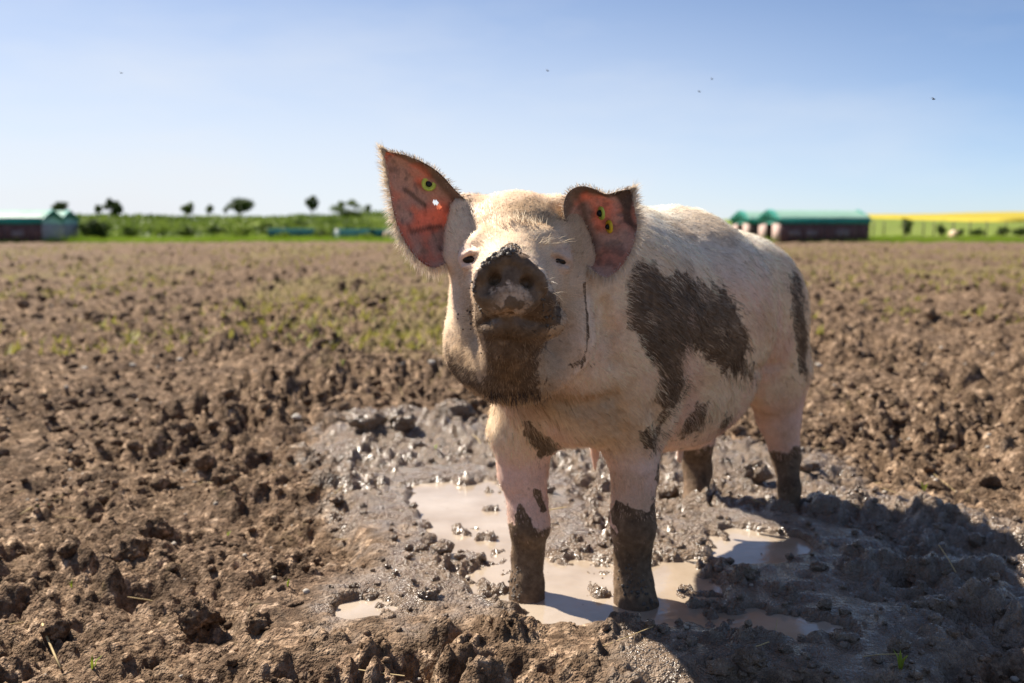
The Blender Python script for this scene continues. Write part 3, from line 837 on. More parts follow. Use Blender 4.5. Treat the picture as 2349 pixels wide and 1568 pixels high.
def coat(p, n):
    px, py = proj(p)
    view = np.array([0, 0, CAM_H]) - p; view /= np.linalg.norm(view, axis=1, keepdims=True)
    facing = sstep(-0.15, 0.12, (n * view).sum(1))
    wx = px + 18 * fbm3(p * 40, 401, 4, .6); wy = py + 24 * fbm3(p * [60, 60, 22], 405, 3)
    mud = np.zeros(len(p))
    for poly, fe, (d0, d1), st in MUD:
        q = np.asarray(poly, float)
        m = (px > q[:, 0].min() - 60) & (px < q[:, 0].max() + 60) & (py > q[:, 1].min() - 60) & (py < q[:, 1].max() + 60) & (p[:, 1] > d0) & (p[:, 1] < d1)
        if m.any():
            sd = poly_sd(wx[m], wy[m], q)
            mud[m] = np.maximum(mud[m], st * (1 - sstep(-fe, fe, sd)) * facing[m])
    ln = line_d(px + 2.5 * fbm3(p * 25, 471, 2), py, [(1341, 650), (1345, 700), (1350, 770), (1347, 800), (1338, 825), (1322, 845)])
    mud = np.maximum(mud, facing * (p[:, 1] < 1.97) * (0.80 - .5 * np.abs(fbm3(p * 20, 473, 2))) * (1 - sstep(2.0, 5.0, ln)))  # shade of the jowl crease drawn as a thin dark line in the mud mask
    # the side the photograph does not show: stockings by height and some splashes
    low = 1 - sstep(0.20, 0.27, p[:, 2] + 0.05 * fbm3(p * 22, 411, 3) + 0.04 * (p[:, 1] < 2.3))
    blot = sstep(0.30, 0.45, fbm3(p * 4.0, 415, 3))
    mud = np.maximum(mud, (1 - facing) * np.maximum(low, 0.8 * blot))
    lowfront = 1 - sstep(0.12, 0.17, p[:, 2])
    mud = np.maximum(mud, lowfront)
    streak = fbm2((p @ (AXD * .7 + UPV * .7)) * 75, (p @ (AXD * .7 - UPV * .7)) * 9, 477, 3)
    flank = sstep(1.85, 2.0, p[:, 1]) * sstep(.28, .36, p[:, 2])
    mud = np.clip(mud + (0.34 * streak) * flank * sstep(.05, .35, mud), 0, 1)
    rag = (.55 * fbm3(p * [34, 34, 15], 479, 4, .6) + .25 * fbm3(p * 90, 483, 2)) * sstep(.38, .30, p[:, 2])
    mud = np.where(p[:, 2] < .16, mud, np.clip(mud + rag * sstep(.01, .25, mud + .12 * sstep(.0, .5, rag)), 0, 1))
    speck = sstep(0.42, 0.55, fbm3(p * 70, 421, 2)) * 0.5 * sstep(0.0, 0.3, fbm3(p * 6, 425, 2))
    mud = np.maximum(mud, speck * 0.8)
    t1 = fbm3(p * 9, 431, 3); t2 = fbm3(p * 30, 435, 3)
    cream = np.array([0.86, 0.64, 0.43]); pink = np.array([0.84, 0.56, 0.41]); pale = np.array([0.86, 0.77, 0.65]); ochre = np.array([0.44, 0.285, 0.145])
    c = cream + (pink - cream) * sstep(-0.2, 0.4, t1)[:, None]
    c = c + (pale - c) * (0.85 * sstep(0.60, 0.74, p[:, 2] + 0.05 * t1) * sstep(1.85, 2.0, p[:, 1]))[:, None]     # paler towards the top of the back
    # tender skin of the lower legs, udder and round the eyes
    legpink = sstep(0.36, 0.26, p[:, 2])
    c = c + (np.array([0.80, 0.52, 0.43]) - c) * (0.75 * legpink)[:, None]
    face = sstep(1.86, 1.74, p[:, 1]) * sstep(0.42, 0.5, p[:, 2])
    c = c + (np.array([0.84, 0.64, 0.46]) - c) * (0.65 * face)[:, None]
    for e in EYES:
        r = np.linalg.norm((p - e) * [1, 1, 1.15], axis=1)
        c = c + (np.array([0.70, 0.50, 0.48]) - c) * (0.5 * sstep(.038, .016, r))[:, None]
    # ochre stain under the jaw, on the chest and along the back line
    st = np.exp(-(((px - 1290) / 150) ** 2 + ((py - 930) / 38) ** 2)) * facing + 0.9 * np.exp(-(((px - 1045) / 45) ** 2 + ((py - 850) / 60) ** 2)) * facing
    st = st + 0.55 * np.exp(-(((px - 1250) / 80) ** 2 + ((py - 485) / 30) ** 2)) * facing
    st = st + 0.6 * sstep(.1, .45, fbm3(p * [5, 5, 9], 441, 3)) * (1 - face)
    def spot(cx, cy, rx, ry): return np.exp(-(((px + 14 * t1 - cx) / rx) ** 2 + ((py + 14 * t1 - cy) / ry) ** 2)) * facing * (p[:, 1] < 1.86)
    st = st + .85 * spot(1240, 495, 80, 30) + .75 * spot(1112, 505, 34, 50) + .7 * spot(1322, 560, 26, 60) + .5 * spot(1165, 475, 90, 22) + .45 * spot(1060, 640, 24, 40) + .5 * spot(1310, 700, 30, 60) + .6 * spot(1060, 790, 34, 60) + .35 * spot(1140, 545, 40, 30)
    st = np.clip(st + 0.25 * t2, 0, 1)
    c = c + (ochre - c) * (0.75 * st)[:, None]
    dirt = sstep(-.15, .55, fbm3(p * [11, 11, 7], 481, 4)) * .34 + sstep(.1, .5, fbm3(p * 45, 485, 3)) * .22
    c = c + (np.array([.40, .27, .165]) - c) * dirt[:, None]
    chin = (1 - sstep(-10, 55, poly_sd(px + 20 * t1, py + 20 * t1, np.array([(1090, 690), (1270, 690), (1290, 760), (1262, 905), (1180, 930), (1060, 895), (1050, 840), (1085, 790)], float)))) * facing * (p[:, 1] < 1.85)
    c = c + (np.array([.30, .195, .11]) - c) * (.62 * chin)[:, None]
    c = c * (1 + 0.10 * t2)[:, None]
    return np.clip(c, 0.02, 0.9), np.clip(mud, 0, 1), face
bc, bm, bface = coat(body_v, body_n)

def ear_coat(v, info):
    t, w, side = info.T
    f = fbm3(v * 26, 451, 4); g = fbm3(v * 80, 455, 3)
    inner = np.array([0.58, 0.33, 0.24]); red = np.array([0.66, 0.30, 0.20]); outer = np.array([0.60, 0.45, 0.34]); dirt = np.array([0.15, 0.105, 0.08])
    c = inner + (red - inner) * sstep(-0.15, 0.35, f)[:, None]
    edge = np.maximum(sstep(0.14, 0.03, w + .05 * f), 0.75 * sstep(.955, 1.0, w + .03 * f))
    c = c + (np.array([.24, .17, .115]) - c) * (0.9 * sstep(0.17, 0.09, w + .05 * f))[:, None]
    c = c + (dirt - c) * (0.55 * sstep(0.15, 0.5, g + 0.5 * sstep(0.16, 0.04, w) + 0.25 * sstep(.2, .6, fbm3(v * 11, 459, 2))))[:, None]
    c = np.where(side[:, None] > 0.5, outer * (1 + .2 * g[:, None]), c)
    glow = np.clip(0.50 + 1.5 * f - 0.6 * np.maximum(g, 0) - 0.75 * sstep(0.22, 0.05, t) - 0.6 * sstep(0.13, 0.04, w), 0.03, 1)
    return np.clip(c, .02, .9), edge, glow
lc, le, lg = ear_coat(*ear_l[::2]); rc, re_, rg = ear_coat(*ear_r[::2])
rg *= 0.75
# dark scratch lines inside the left ear
lpx, lpy = proj(ear_l[0])
scr = np.minimum(line_d(lpx, lpy, [(930, 435), (950, 452), (975, 472)]), line_d(lpx, lpy, [(945, 533), (985, 523), (1010, 520)]))
lc = lc * (1 - 0.6 * sstep(8, 2.5, scr))[:, None]; lg = lg * (1 - .8 * sstep(6, 2, scr))
# right ear: broad smear of mud along the tip, shade in the well at its root painted dark
rpx, rpy = proj(ear_r[0])
sm = 1 - sstep(-5, 5, poly_sd(rpx, rpy, [(1388, 440), (1452, 430), (1452, 500), (1462, 520), (1448, 530), (1430, 510), (1425, 470), (1405, 450)]) + 8 * fbm3(ear_r[0] * 60, 465, 2))
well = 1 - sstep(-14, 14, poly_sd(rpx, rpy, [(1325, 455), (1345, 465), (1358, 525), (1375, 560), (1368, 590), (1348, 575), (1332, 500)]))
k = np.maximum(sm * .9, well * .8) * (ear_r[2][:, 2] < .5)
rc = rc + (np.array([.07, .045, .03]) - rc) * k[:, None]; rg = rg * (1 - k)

nb = len(body_v); nl = len(ear_l[0])
pig_v = np.concatenate([body_v, ear_l[0], ear_r[0]])
pig_f = np.concatenate([body_f, ear_l[1] + nb, ear_r[1] + nb + nl])
pig_me = mesh_np("pig_body", pig_v, pig_f)
attr(pig_me, "coat", np.concatenate([bc, lc, rc]), 'COLOR')
attr(pig_me, "mud", np.concatenate([bm, np.zeros(nl), np.zeros(len(ear_r[0]))]))
attr(pig_me, "glow", np.concatenate([np.zeros(nb), lg, rg]))
snouty = np.exp(-(np.linalg.norm((body_v - SC) * [1, .8, 1], axis=1) / .075) ** 4)
rub_v = np.exp(-(np.linalg.norm((body_v - P(1172, 692, 1.445)) * [1, .6, 1.1], axis=1) / .041) ** 4)
attr(pig_me, "rub", np.concatenate([rub_v, np.zeros(nl + len(ear_r[0]))]))
attr(pig_me, "snout", np.concatenate([snouty, np.zeros(nl + len(ear_r[0]))]))

m_skin, nt, b = new_mat("pig_skin")
ca = attr_node(nt, "coat"); ma = attr_node(nt, "mud"); ga = attr_node(nt, "glow"); sa = attr_node(nt, "snout")
n1 = noise(nt, 60, 5, 0.65); n2 = noise(nt, 260, 3, 0.6); n3 = noise(nt, 18, 4, .6)
speck = ramp(nt, n2.outputs["Fac"], [(0.3, 0.82), (0.7, 1.1)])
skin = mixc(nt, 1.0, ca.outputs["Color"], speck.outputs["Color"], 'MULTIPLY')
mudc = ramp(nt, n1.outputs["Fac"], [(0.25, (0.07, 0.043, 0.025)), (0.55, (0.15, 0.097, 0.058)), (0.8, (0.26, 0.18, 0.115))])
mudvar = ramp(nt, n3.outputs["Fac"], [(.32, (.62, .60, .58)), (.68, (1.4, 1.4, 1.4))]); mudcol = mixc(nt, 1.0, mudc.outputs["Color"], mudvar.outputs["Color"], 'MULTIPLY')
# the rubbed middle of the snout lets pink skin through the mud
n4 = noise(nt, 45, 4, .6); rub = math_(nt, 'MULTIPLY', attr_node(nt, "rub").outputs["Fac"], ramp(nt, n4.outputs["Fac"], [(0.30, 0.0), (0.50, 1.0)]).outputs["Color"])
mfac = ramp(nt, math_(nt, 'ADD', math_(nt, 'SUBTRACT', ma.outputs["Fac"], math_(nt, 'MULTIPLY', rub, 0.62)), math_(nt, 'MULTIPLY', math_(nt, 'SUBTRACT', n1.outputs["Fac"], 0.5), 0.9)), [(0.38, 0.0), (0.58, 1.0)])
fc = mixc(nt, mfac.outputs["Color"], skin, mudcol)
nt.links.new(fc, b.inputs["Base Color"])
ro = ramp(nt, math_(nt, 'MULTIPLY', sa.outputs["Fac"], n3.outputs["Fac"]), [(0.1, 0.72), (0.45, 0.25)])
nt.links.new(ro.outputs["Color"], b.inputs["Roughness"])
b.inputs["Specular IOR Level"].default_value = 0.22
bump(nt, b, math_(nt, 'ADD', math_(nt, 'MULTIPLY', n1.outputs["Fac"], math_(nt, 'ADD', mfac.outputs["Color"], 0.25)), math_(nt, 'MULTIPLY', n2.outputs["Fac"], .35)), 0.5, 0.004)
tr = N(nt, "ShaderNodeBsdfTranslucent")
tcx = mixc(nt, 0.55, fc, (0.95, 0.20, 0.07)); nt.links.new(tcx, tr.inputs["Color"])
ms = N(nt, "ShaderNodeMixShader")
nt.links.new(math_(nt, 'MULTIPLY', ga.outputs["Fac"], 0.36), ms.inputs[0])
nt.links.new(b.outputs[0], ms.inputs[1]); nt.links.new(tr.outputs[0], ms.inputs[2])
nt.links.new(ms.outputs[0], nt.nodes["Material Output"].inputs["Surface"])

pig = empty("pig", (0.36, 2.3, 0.0), "muddy pink pig standing in a puddle, looking at the camera with ears spread", "pig")
from mathutils import Matrix
PIG_INV = Vector((-0.36, -2.3, 0.0))
def pig_part(name, me, mats, parent=None, **kw):
    o = obj(name, me, mats, parent if parent is not None else pig)
    if parent is None: o.location = PIG_INV
    if kw: tag(o, **kw)
    return o
pig_part("body", pig_me, m_skin)

# ------------------------------------------------------------------ bristles
def make_hair():
    V = body_v; Fq = body_f
    tri = np.concatenate([Fq[:, [0, 1, 2]], Fq[:, [0, 2, 3]]])
    area = np.linalg.norm(np.cross(V[tri[:, 1]] - V[tri[:, 0]], V[tri[:, 2]] - V[tri[:, 0]]), axis=1) * .5
    headw = sstep(1.9, 1.75, V[tri[:, 0], 1]) * sstep(.42, .5, V[tri[:, 0], 2])
    area = area * (1 + 1.6 * headw) * (V[tri[:, 0], 2] > 0.03)
    n = 120000
    cs = np.cumsum(area); k = np.searchsorted(cs, rng.random(n) * cs[-1])
    r1 = np.sqrt(rng.random(n)); r2 = rng.random(n)
    w = np.stack([1 - r1, r1 * (1 - r2), r1 * r2], 1)
    p = (V[tri[k]] * w[..., None]).sum(1); nn = (body_n[tri[k]] * w[..., None]).sum(1); nn /= np.linalg.norm(nn, axis=1, keepdims=True)
    return p, nn
def hair_dir(p, nn):
    head = (sstep(1.88, 1.76, p[:, 1]) * sstep(.42, .5, p[:, 2]))[:, None]
    leg = sstep(.36, .26, p[:, 2])[:, None]
    d_body = AXD * 0.75 + np.array([0, 0, -1.0]) * (0.75)
    snout = P(1168, 650, 1.42)
    d_head = p - snout; d_head = d_head / np.linalg.norm(d_head, axis=1, keepdims=True)
    d = d_body * (1 - head) + d_head * head
    d = d * (1 - leg) + np.array([.15, .15, -1.0]) * leg
    sw = np.stack([fbm3(p * 7, 501 + 7 * a, 2) for a in range(3)], 1) * 0.8 + rng.normal(0, .16, p.shape)
    d = d + sw
    d -= nn * (d * nn).sum(1, keepdims=True)
    d /= np.linalg.norm(d, axis=1, keepdims=True) + 1e-9
    return d, head[:, 0], leg[:, 0]
def strands(p, d, nn, L, wid, lift, colr, name, mat, skin_n=True):
    m = len(p)
    side = np.cross(d, nn); side /= np.linalg.norm(side, axis=1, keepdims=True) + 1e-9
    tw = rng.normal(0, .8, (m, 1)); side = side * np.cos(tw) + nn * np.sin(tw)
    L = L[:, None]; wid = wid[:, None]; lift = lift[:, None]
    p0 = p - nn * .001
    p1 = p + d * L * .55 + nn * L * lift * .75
    p2 = p + d * L + nn * L * lift * 0.9 + np.array([0, 0, -.10]) * L
    v = np.stack([p0 - side * wid, p0 + side * wid, p1 + side * wid * .7, p1 - side * wid * .7, p2], 1).reshape(-1, 3)
    b_ = np.arange(m)[:, None] * 5
    me = mesh_np(name, v, [b_ + np.array([[3, 2, 4]]), b_ + np.array([[0, 1, 2, 3]])])
    attr(me, "coat", np.repeat(colr, 5, 0), 'COLOR')
    sn = np.repeat(nn, 5, 0)
    if skin_n: me.normals_split_custom_set_from_vertices(sn.tolist())
    me.materials.append(mat)
    return me
def hair_mat(name, through):
  m_hair, nt, b = new_mat(name)
  ca = attr_node(nt, "coat"); nt.links.new(ca.outputs["Color"], b.inputs["Base Color"])
  b.inputs["Roughness"].default_value = 0.45; b.inputs["Specular IOR Level"].default_value = 0.4
  tr = N(nt, "ShaderNodeBsdfTranslucent"); nt.links.new(ca.outputs["Color"], tr.inputs["Color"])
  ms = N(nt, "ShaderNodeMixShader"); ms.inputs[0].default_value = through
  nt.links.new(b.outputs[0], ms.inputs[1]); nt.links.new(tr.outputs[0], ms.inputs[2]); nt.links.new(ms.outputs[0], nt.nodes["Material Output"].inputs["Surface"])
  return m_hair
m_hair = hair_mat('pig_bristle', .14); m_fringe = hair_mat('fringe_bristle', .45)
hp, hn = make_hair()
hd, hh, hl = hair_dir(hp, hn)
hc, hm, _ = coat(hp - hd * (rng.uniform(-.5, 1.5, len(hp)) * .022 * (1 - .6 * hh))[:, None] , hn)
sn = np.exp(-(np.linalg.norm((hp - SC) * [1, .8, 1], axis=1) / .062) ** 6)
hm2 = hm + rng.normal(0, .18, len(hp))
mudk = (sstep(.36, .66, hm2) * (1 - .35 * sstep(.05, .4, fbm3(hp * 24, 491, 3))))[:, None]
hair_c = (hc * 1.12 + 0.012) * (1 - mudk) + np.array([.15, .102, .064]) * mudk
hair_c = np.clip(hair_c * (1 + (rng.uniform(.55, 1.6, (len(hp), 1)) - 1) * (.45 + .55 * mudk)), .02, .92)
Lh = (0.020 * (1 - hh) + 0.0095 * hh) * (1 - 0.55 * hl) * rng.uniform(.6, 1.3, len(hp)) * (1 - .35 * mudk[:, 0] * hl)
Lh = Lh * (1 - sn)
wid = 0.00042 * (1 - 0.25 * hh) * (1 + .5 * mudk[:, 0])
keep = (Lh > .004)
hx, hy = proj(hp); keep &= ~((line_d(hx, hy, [(1343, 655), (1346, 720), (1350, 775), (1340, 822), (1322, 848)]) < 5) & (hp[:, 1] < 1.95))
for e in EYES: keep &= np.linalg.norm((hp - e) * [.75, 1, 1.2], axis=1) > .019
keep &= ~((mudk[:, 0] > .6) & ((hl > .5) | (hh > .5)) & (rng.random(len(hp)) < .6))
lift = rng.uniform(.08, .34, len(hp)) + .06 * hh
hair_me = strands(hp[keep], hd[keep], hn[keep], Lh[keep], wid[keep], lift[keep], hair_c[keep], "bristles", m_hair)
pig_part("bristles", hair_me, None, kind='stuff')

# fringe along the ears, long hairs on brow and chin
def ear_hair(earv, info, n, seed, out_px):
    r = np.random.default_rng(seed)
    v = earv; t, w, s = info.T
    wgt = np.where(s > .5, 0.6, 0.10) + 5.0 * ((w > .96) & (t > .05)) + 1.5 * ((w < .04) & (t > .05)) + 2.0 * (t > .97)
    k = r.choice(len(v), n, p=wgt / wgt.sum())
    p = v[k] + r.normal(0, .0012, (n, 3))
    cx = v.mean(0)
    d = p - cx; d[:, 1] *= .3; d[:, 1] += .01 * (2 * s[k] - 1) ; d /= np.linalg.norm(d, axis=1, keepdims=True)
    d = d + r.normal(0, .22, d.shape); d /= np.linalg.norm(d, axis=1, keepdims=True)
    nn = np.tile(np.array([[0, -1.0, .2]]), (n, 1)); nn[s[k] > .5] *= -1
    edge = ((w[k] > .93) | (w[k] < .06) | (t[k] > .95))
    L = np.where(edge, .012, .005) * r.uniform(.4, 1.5, n) * np.where((w[k] > .9) & (s[k] > -1), 1.35, .6)
    c = np.array([.82, .70, .55]) * r.uniform(.8, 1.1, (n, 1))
    c = np.where(((w[k] < .12) & (r.random(n) < .6))[:, None], np.array([.25, .18, .12]), c)
    c = np.where(((s[k] < .5) & ~edge)[:, None], np.array([.35, .22, .16]), c)
    return p, d, nn, L, np.full(n, .00036), np.full(n, .15), np.clip(c, 0, .9)
eh = [ear_hair(ear_l[0], ear_l[2], 5200, 3, 1), ear_hair(ear_r[0], ear_r[2], 4200, 4, 1)]
fr = []
for pts, n, L, c, dirv in (
        ([(1085, 560), (1130, 556)], 8, .018, (.75, .64, .5), (-.2, -.6, .5)),
        ([(1225, 556), (1290, 556)], 26, .028, (.75, .62, .45), (.6, -.5, .35)),
        ([(1120, 905), (1180, 908), (1250, 905)], 200, .017, (.07, .05, .035), (.1, -.3, -.9)),
        ([(1250, 640), (1275, 700)], 16, .022, (.7, .58, .42), (.7, -.6, .1)),
        ([(1140, 520), (1190, 500), (1240, 520)], 110, .016, (.80, .68, .52), (0, -.5, .8))):
    for i in range(n):
        u = rng.random() * (len(pts) - 1); q = int(u); f_ = u - q
        px = pts[q][0] * (1 - f_) + pts[q+1][0] * f_ + rng.normal(0, 8); py = pts[q][1] * (1 - f_) + pts[q+1][1] * f_ + rng.normal(0, 6)
        d = hit(px, py)
        if d is None or d > 1.85: continue
        dv = np.array(dirv) + rng.normal(0, .3, 3); dv /= np.linalg.norm(dv)
        fr.append((P(px, py, d), dv, L * rng.uniform(.6, 1.3), np.array(c) * rng.uniform(.8, 1.2)))
fp = np.array([q[0] for q in fr]); fd = np.array([q[1] for q in fr])
eh.append((fp, fd, np.tile([[0, -1.0, .2]], (len(fp), 1)), np.array([q[2] for q in fr]), np.full(len(fp), .0004), np.full(len(fp), .1), np.clip(np.array([q[3] for q in fr]), 0, .9)))
cat = [np.concatenate([e[i] for e in eh]) for i in range(7)]
pig_part("hair_fringe", strands(cat[0], cat[1], cat[2], cat[3], cat[4], cat[5], cat[6], "hair_fringe", m_fringe, False), None, kind='stuff')

# eyes
m_eye, nt, b = new_mat("eye_dark")
n = noise(nt, 120); c = ramp(nt, n.outputs["Fac"], [(0.3, (.006, .004, .003)), (.7, (.03, .018, .012))]); nt.links.new(c.outputs["Color"], b.inputs["Base Color"])
b.inputs["Roughness"].default_value = 0.3; b.inputs["Specular IOR Level"].default_value = 0.25
for e in EYES:
    mb = MB(); mb.ball(e, (.0145, .0105, .0100), 16, 12); pig_part("eye", mb.mesh("eye", True), m_eye)

# ear tags
m_tagg = plain_mat("tag_green_plastic", (.52, .62, .10), .4, .12, 60); m_tagy = plain_mat("tag_yellow_plastic", (.72, .50, .03), .4, .15, 60); m_stud = plain_mat("tag_stud_dark", (.012, .011, .010), .4, .3, 90)
def ring_mesh(name, c, ax, r0, r1, h, n=28, squash=1.0):
    ax = np.asarray(ax, float); ax /= np.linalg.norm(ax)
    u = np.cross(ax, [0, 0, 1.0]); u /= np.linalg.norm(u); v = np.cross(ax, u)
    th = np.arange(n) * 2 * math.pi / n
    prof = [(r0, 0), (r0, h), ((r0 + r1) / 2, h * 1.35), (r1, h), (r1, 0)]
    V = np.concatenate([c + ax * z + (np.cos(th)[:, None] * u + np.sin(th)[:, None] * v) * r for r, z in prof]); m = len(prof)
    f = [[k*n+j, k*n+(j+1) % n, ((k+1) % m)*n+(j+1) % n, ((k+1) % m)*n+j] for k in range(m) for j in range(n)]
    return mesh_np(name, V, np.array(f))
def nearest_front(earv, info, px, py):
    m = info[:, 2] < .5
    x, y = proj(earv[m]); k = np.argmin((x - px) ** 2 + (y - py) ** 2)
    return earv[m][k]
c = nearest_front(ear_l[0], ear_l[2], 984, 423); axd = np.array([.05, -1, .05])
tg = pig_part("ear_tag", ring_mesh("ear_tag", c + np.array([0, -.001, 0]), axd, .0058, .0128, .0032), m_tagg, label="round green ear tag")
mb = MB(); mb.ball(c + np.array([0, -.001, 0]), (.0064, .003, .0064), 14, 8); pig_part("tag_stud", mb.mesh("tag_stud", True), m_stud, parent=tg)
c1 = nearest_front(ear_r[0], ear_r[2], 1380, 492); c2 = nearest_front(ear_r[0], ear_r[2], 1397, 521)
axt = np.array([-.93, -.34, -.12])
tg = pig_part("ear_tag", ring_mesh("ear_tag", c1 + np.array([0, -.006, 0]), axt, .005, .0118, .0030), m_tagg, label="green ear tag seen edge on")
mb = MB(); mb.ball(c1 + np.array([0, -.006, 0]) + axt * .004, (.006, .006, .006), 12, 8); pig_part("tag_stud", mb.mesh("tag_stud", True), m_stud, parent=tg)
tg = pig_part("ear_tag", ring_mesh("ear_tag", c2 + np.array([0, -.006, 0]), axt, .004, .0115, .0034), m_tagy, label="yellow ear tag seen edge on")
mb = MB(); mb.ball(c2 + np.array([0, -.006, 0]) + axt * .004, (.005, .005, .005), 12, 8); pig_part("tag_stud", mb.mesh("tag_stud", True), m_stud, parent=tg)

# crumbs of mud caked on snout, lips and legs
m_crumb = plain_mat("caked_mud", (.075, .057, .043), .5, .4, 80, .5)
mb = MB(); r_ = np.random.default_rng(9)
def crumbs(poly_pts, n, r0, r1, dmax=2.2, push=.3):
    for i in range(n):
        u = r_.random() * (len(poly_pts) - 1); q = int(u); f_ = u - q
        px = poly_pts[q][0] * (1 - f_) + poly_pts[q+1][0] * f_ + r_.normal(0, poly_pts[q][2]); py = poly_pts[q][1] * (1 - f_) + poly_pts[q+1][1] * f_ + r_.normal(0, poly_pts[q][2])
        d = hit(px, py)
        if d is None or d > dmax: continue
        rad = r_.uniform(r0, r1)
        mb.ball(P(px, py, d - rad * push), rad * r_.uniform(.7, 1.3, 3), 6, 4)
crumbs([(1105, 612, 4), (1140, 586, 4), (1166, 572, 5), (1190, 574, 4)], 60, .0018, .0042, 1.62)
crumbs([(1085, 640, 3), (1092, 700, 3), (1110, 725, 4)], 30, .001, .0026, 1.65)
crumbs([(1078, 700, 12), (1085, 740, 14), (1100, 770, 10), (1095, 800, 8)], 60, .0006, .0020, 1.75)
crumbs([(1260, 700, 12), (1262, 760, 12)], 25, .001, .0022, 1.7)
crumbs([(1180, 1300, 8), (1180, 1390, 6)], 60, .0015, .003)
crumbs([(1430, 1300, 14), (1490, 1390, 14)], 60, .0015, .004)
pig_part("mud_crumbs", mb.mesh("mud_crumbs", True), m_crumb, kind='stuff')
# ------------------------------------------------------------------ land beyond the field
def land_z(x, y):
    r = x / np.maximum(y, 1) / K
    zl = 1.95 * sstep(64, 132, y) * (1 + 0.15 * sstep(-700, -350, r)) - 3.0 * sstep(150, 260, y)
    zr = np.interp(y, [0, 62, 180, 330, 420], [0, 0, 1.75, 5.3, 5.2]) * (0.93 + 0.16 * sstep(850, 1200, r))
    w = sstep(150, 620, r)
    return zl * (1 - w) + zr * w + 0.10 * fbm2(x * .15, y * .15, 700, 3) * sstep(58, 64, y)
yy = 56.6 * (430 / 56.6) ** np.linspace(0, 1, 90); tt = np.linspace(-1.25, 1.25, 190)
Y, T = np.meshgrid(yy, tt, indexing='ij'); X = T * Y
ids = np.arange(X.size).reshape(X.shape)
lf = np.stack([ids[:-1, :-1], ids[:-1, 1:], ids[1:, 1:], ids[1:, :-1]], -1).reshape(-1, 4)
land_me = mesh_np("grassland", np.stack([X, Y, land_z(X, Y) - .03], -1).reshape(-1, 3), lf)
m_land, nt, b = new_mat("meadow_grass")
n1 = noise(nt, 0.12, 5, .6); n2 = noise(nt, 1.4, 4, .6)
c = ramp(nt, n1.outputs["Fac"], [(0.3, (.12, .16, .028)), (.5, (.16, .205, .035)), (.72, (.21, .22, .06))])
c2 = ramp(nt, n2.outputs["Fac"], [(.3, .7), (.7, 1.2)])
nt.links.new(mixc(nt, 1.0, c.outputs["Color"], c2.outputs["Color"], 'MULTIPLY'), b.inputs["Base Color"]); b.inputs["Roughness"].default_value = .9; b.inputs["Specular IOR Level"].default_value = .1
tag(obj("grassland", land_me, m_land), kind='structure')
base_v = np.array([[-900, -300, -.4], [900, -300, -.4], [900, 900, -.4], [-900, 900, -.4]])
m_plain = plain_mat("distant_soil", (.15, .11, .075), .95, .2, .2, .1)
tag(obj("plain_ground", mesh_np("plain_ground", base_v, np.array([[0, 1, 2, 3]])), m_plain), kind='structure')
# rapeseed in flower on the rise to the right
ry = np.linspace(182, 345, 60); rt = np.linspace(0.28, 1.2, 160)
Y, T = np.meshgrid(ry, rt, indexing='ij'); Y = Y + 105 * (1 - sstep(.30, .50, T)) * (1 - (Y - 182) / 163); X = T * Y
ids = np.arange(X.size).reshape(X.shape)
Zr = land_z(X, Y) + .55 + .12 * fbm2(X * .6, Y * .6, 720, 3)
Zr[0] = land_z(X[0], Y[0]) - .2; Zr[:, 0] -= .6; Y[0] = Y[1] - .4
rape_me = mesh_np("rapeseed_field", np.stack([X, Y, Zr], -1).reshape(-1, 3), np.stack([ids[:-1, :-1], ids[:-1, 1:], ids[1:, 1:], ids[1:, :-1]], -1).reshape(-1, 4))
tag(obj("rapeseed_field", rape_me, plain_mat("rapeseed_flowers", (.37, .29, .035), .9, .12, .5, .1)), kind='structure')
# strip of ploughed ground before the fence on the right
sy = np.linspace(63.5, 71, 8); sx = np.linspace(26, 62, 50)
X, Y = np.meshgrid(sx, sy, indexing='ij'); Y = Y + .8 * fbm2(X * .3, Y * .3, 730, 2); ids = np.arange(X.size).reshape(X.shape)
tag(obj("bare_earth_strip", mesh_np("bare_earth_strip", np.stack([X, Y, land_z(X, Y) + .06], -1).reshape(-1, 3), np.stack([ids[:-1, :-1], ids[1:, :-1], ids[1:, 1:], ids[:-1, 1:]], -1).reshape(-1, 4)), m_plain), kind='structure')

# ------------------------------------------------------------------ foliage
def leaf_mat(name, dark, light, scale=1.2):
    m, nt, b = new_mat(name)
    n = noise(nt, scale, 4, .6); c = ramp(nt, n.outputs["Fac"], [(.3, dark), (.7, light)])
    nt.links.new(c.outputs["Color"], b.inputs["Base Color"]); b.inputs["Roughness"].default_value = .6; b.inputs["Specular IOR Level"].default_value = .2
    t = N(nt, "ShaderNodeBsdfTranslucent"); nt.links.new(c.outputs["Color"], t.inputs["Color"])
    ms = N(nt, "ShaderNodeMixShader"); ms.inputs[0].default_value = .35
    nt.links.new(b.outputs[0], ms.inputs[1]); nt.links.new(t.outputs[0], ms.inputs[2]); nt.links.new(ms.outputs[0], nt.nodes["Material Output"].inputs["Surface"])
    return m
m_leaf_d = leaf_mat("leaves_dark", (.035, .06, .012), (.09, .13, .03)); m_leaf_m = leaf_mat("leaves_mid", (.07, .11, .02), (.15, .20, .035)); m_leaf_l = leaf_mat("leaves_light", (.13, .19, .025), (.25, .32, .05), .6)
m_bark = plain_mat("bark", (.09, .065, .045), .9, .3, 8)
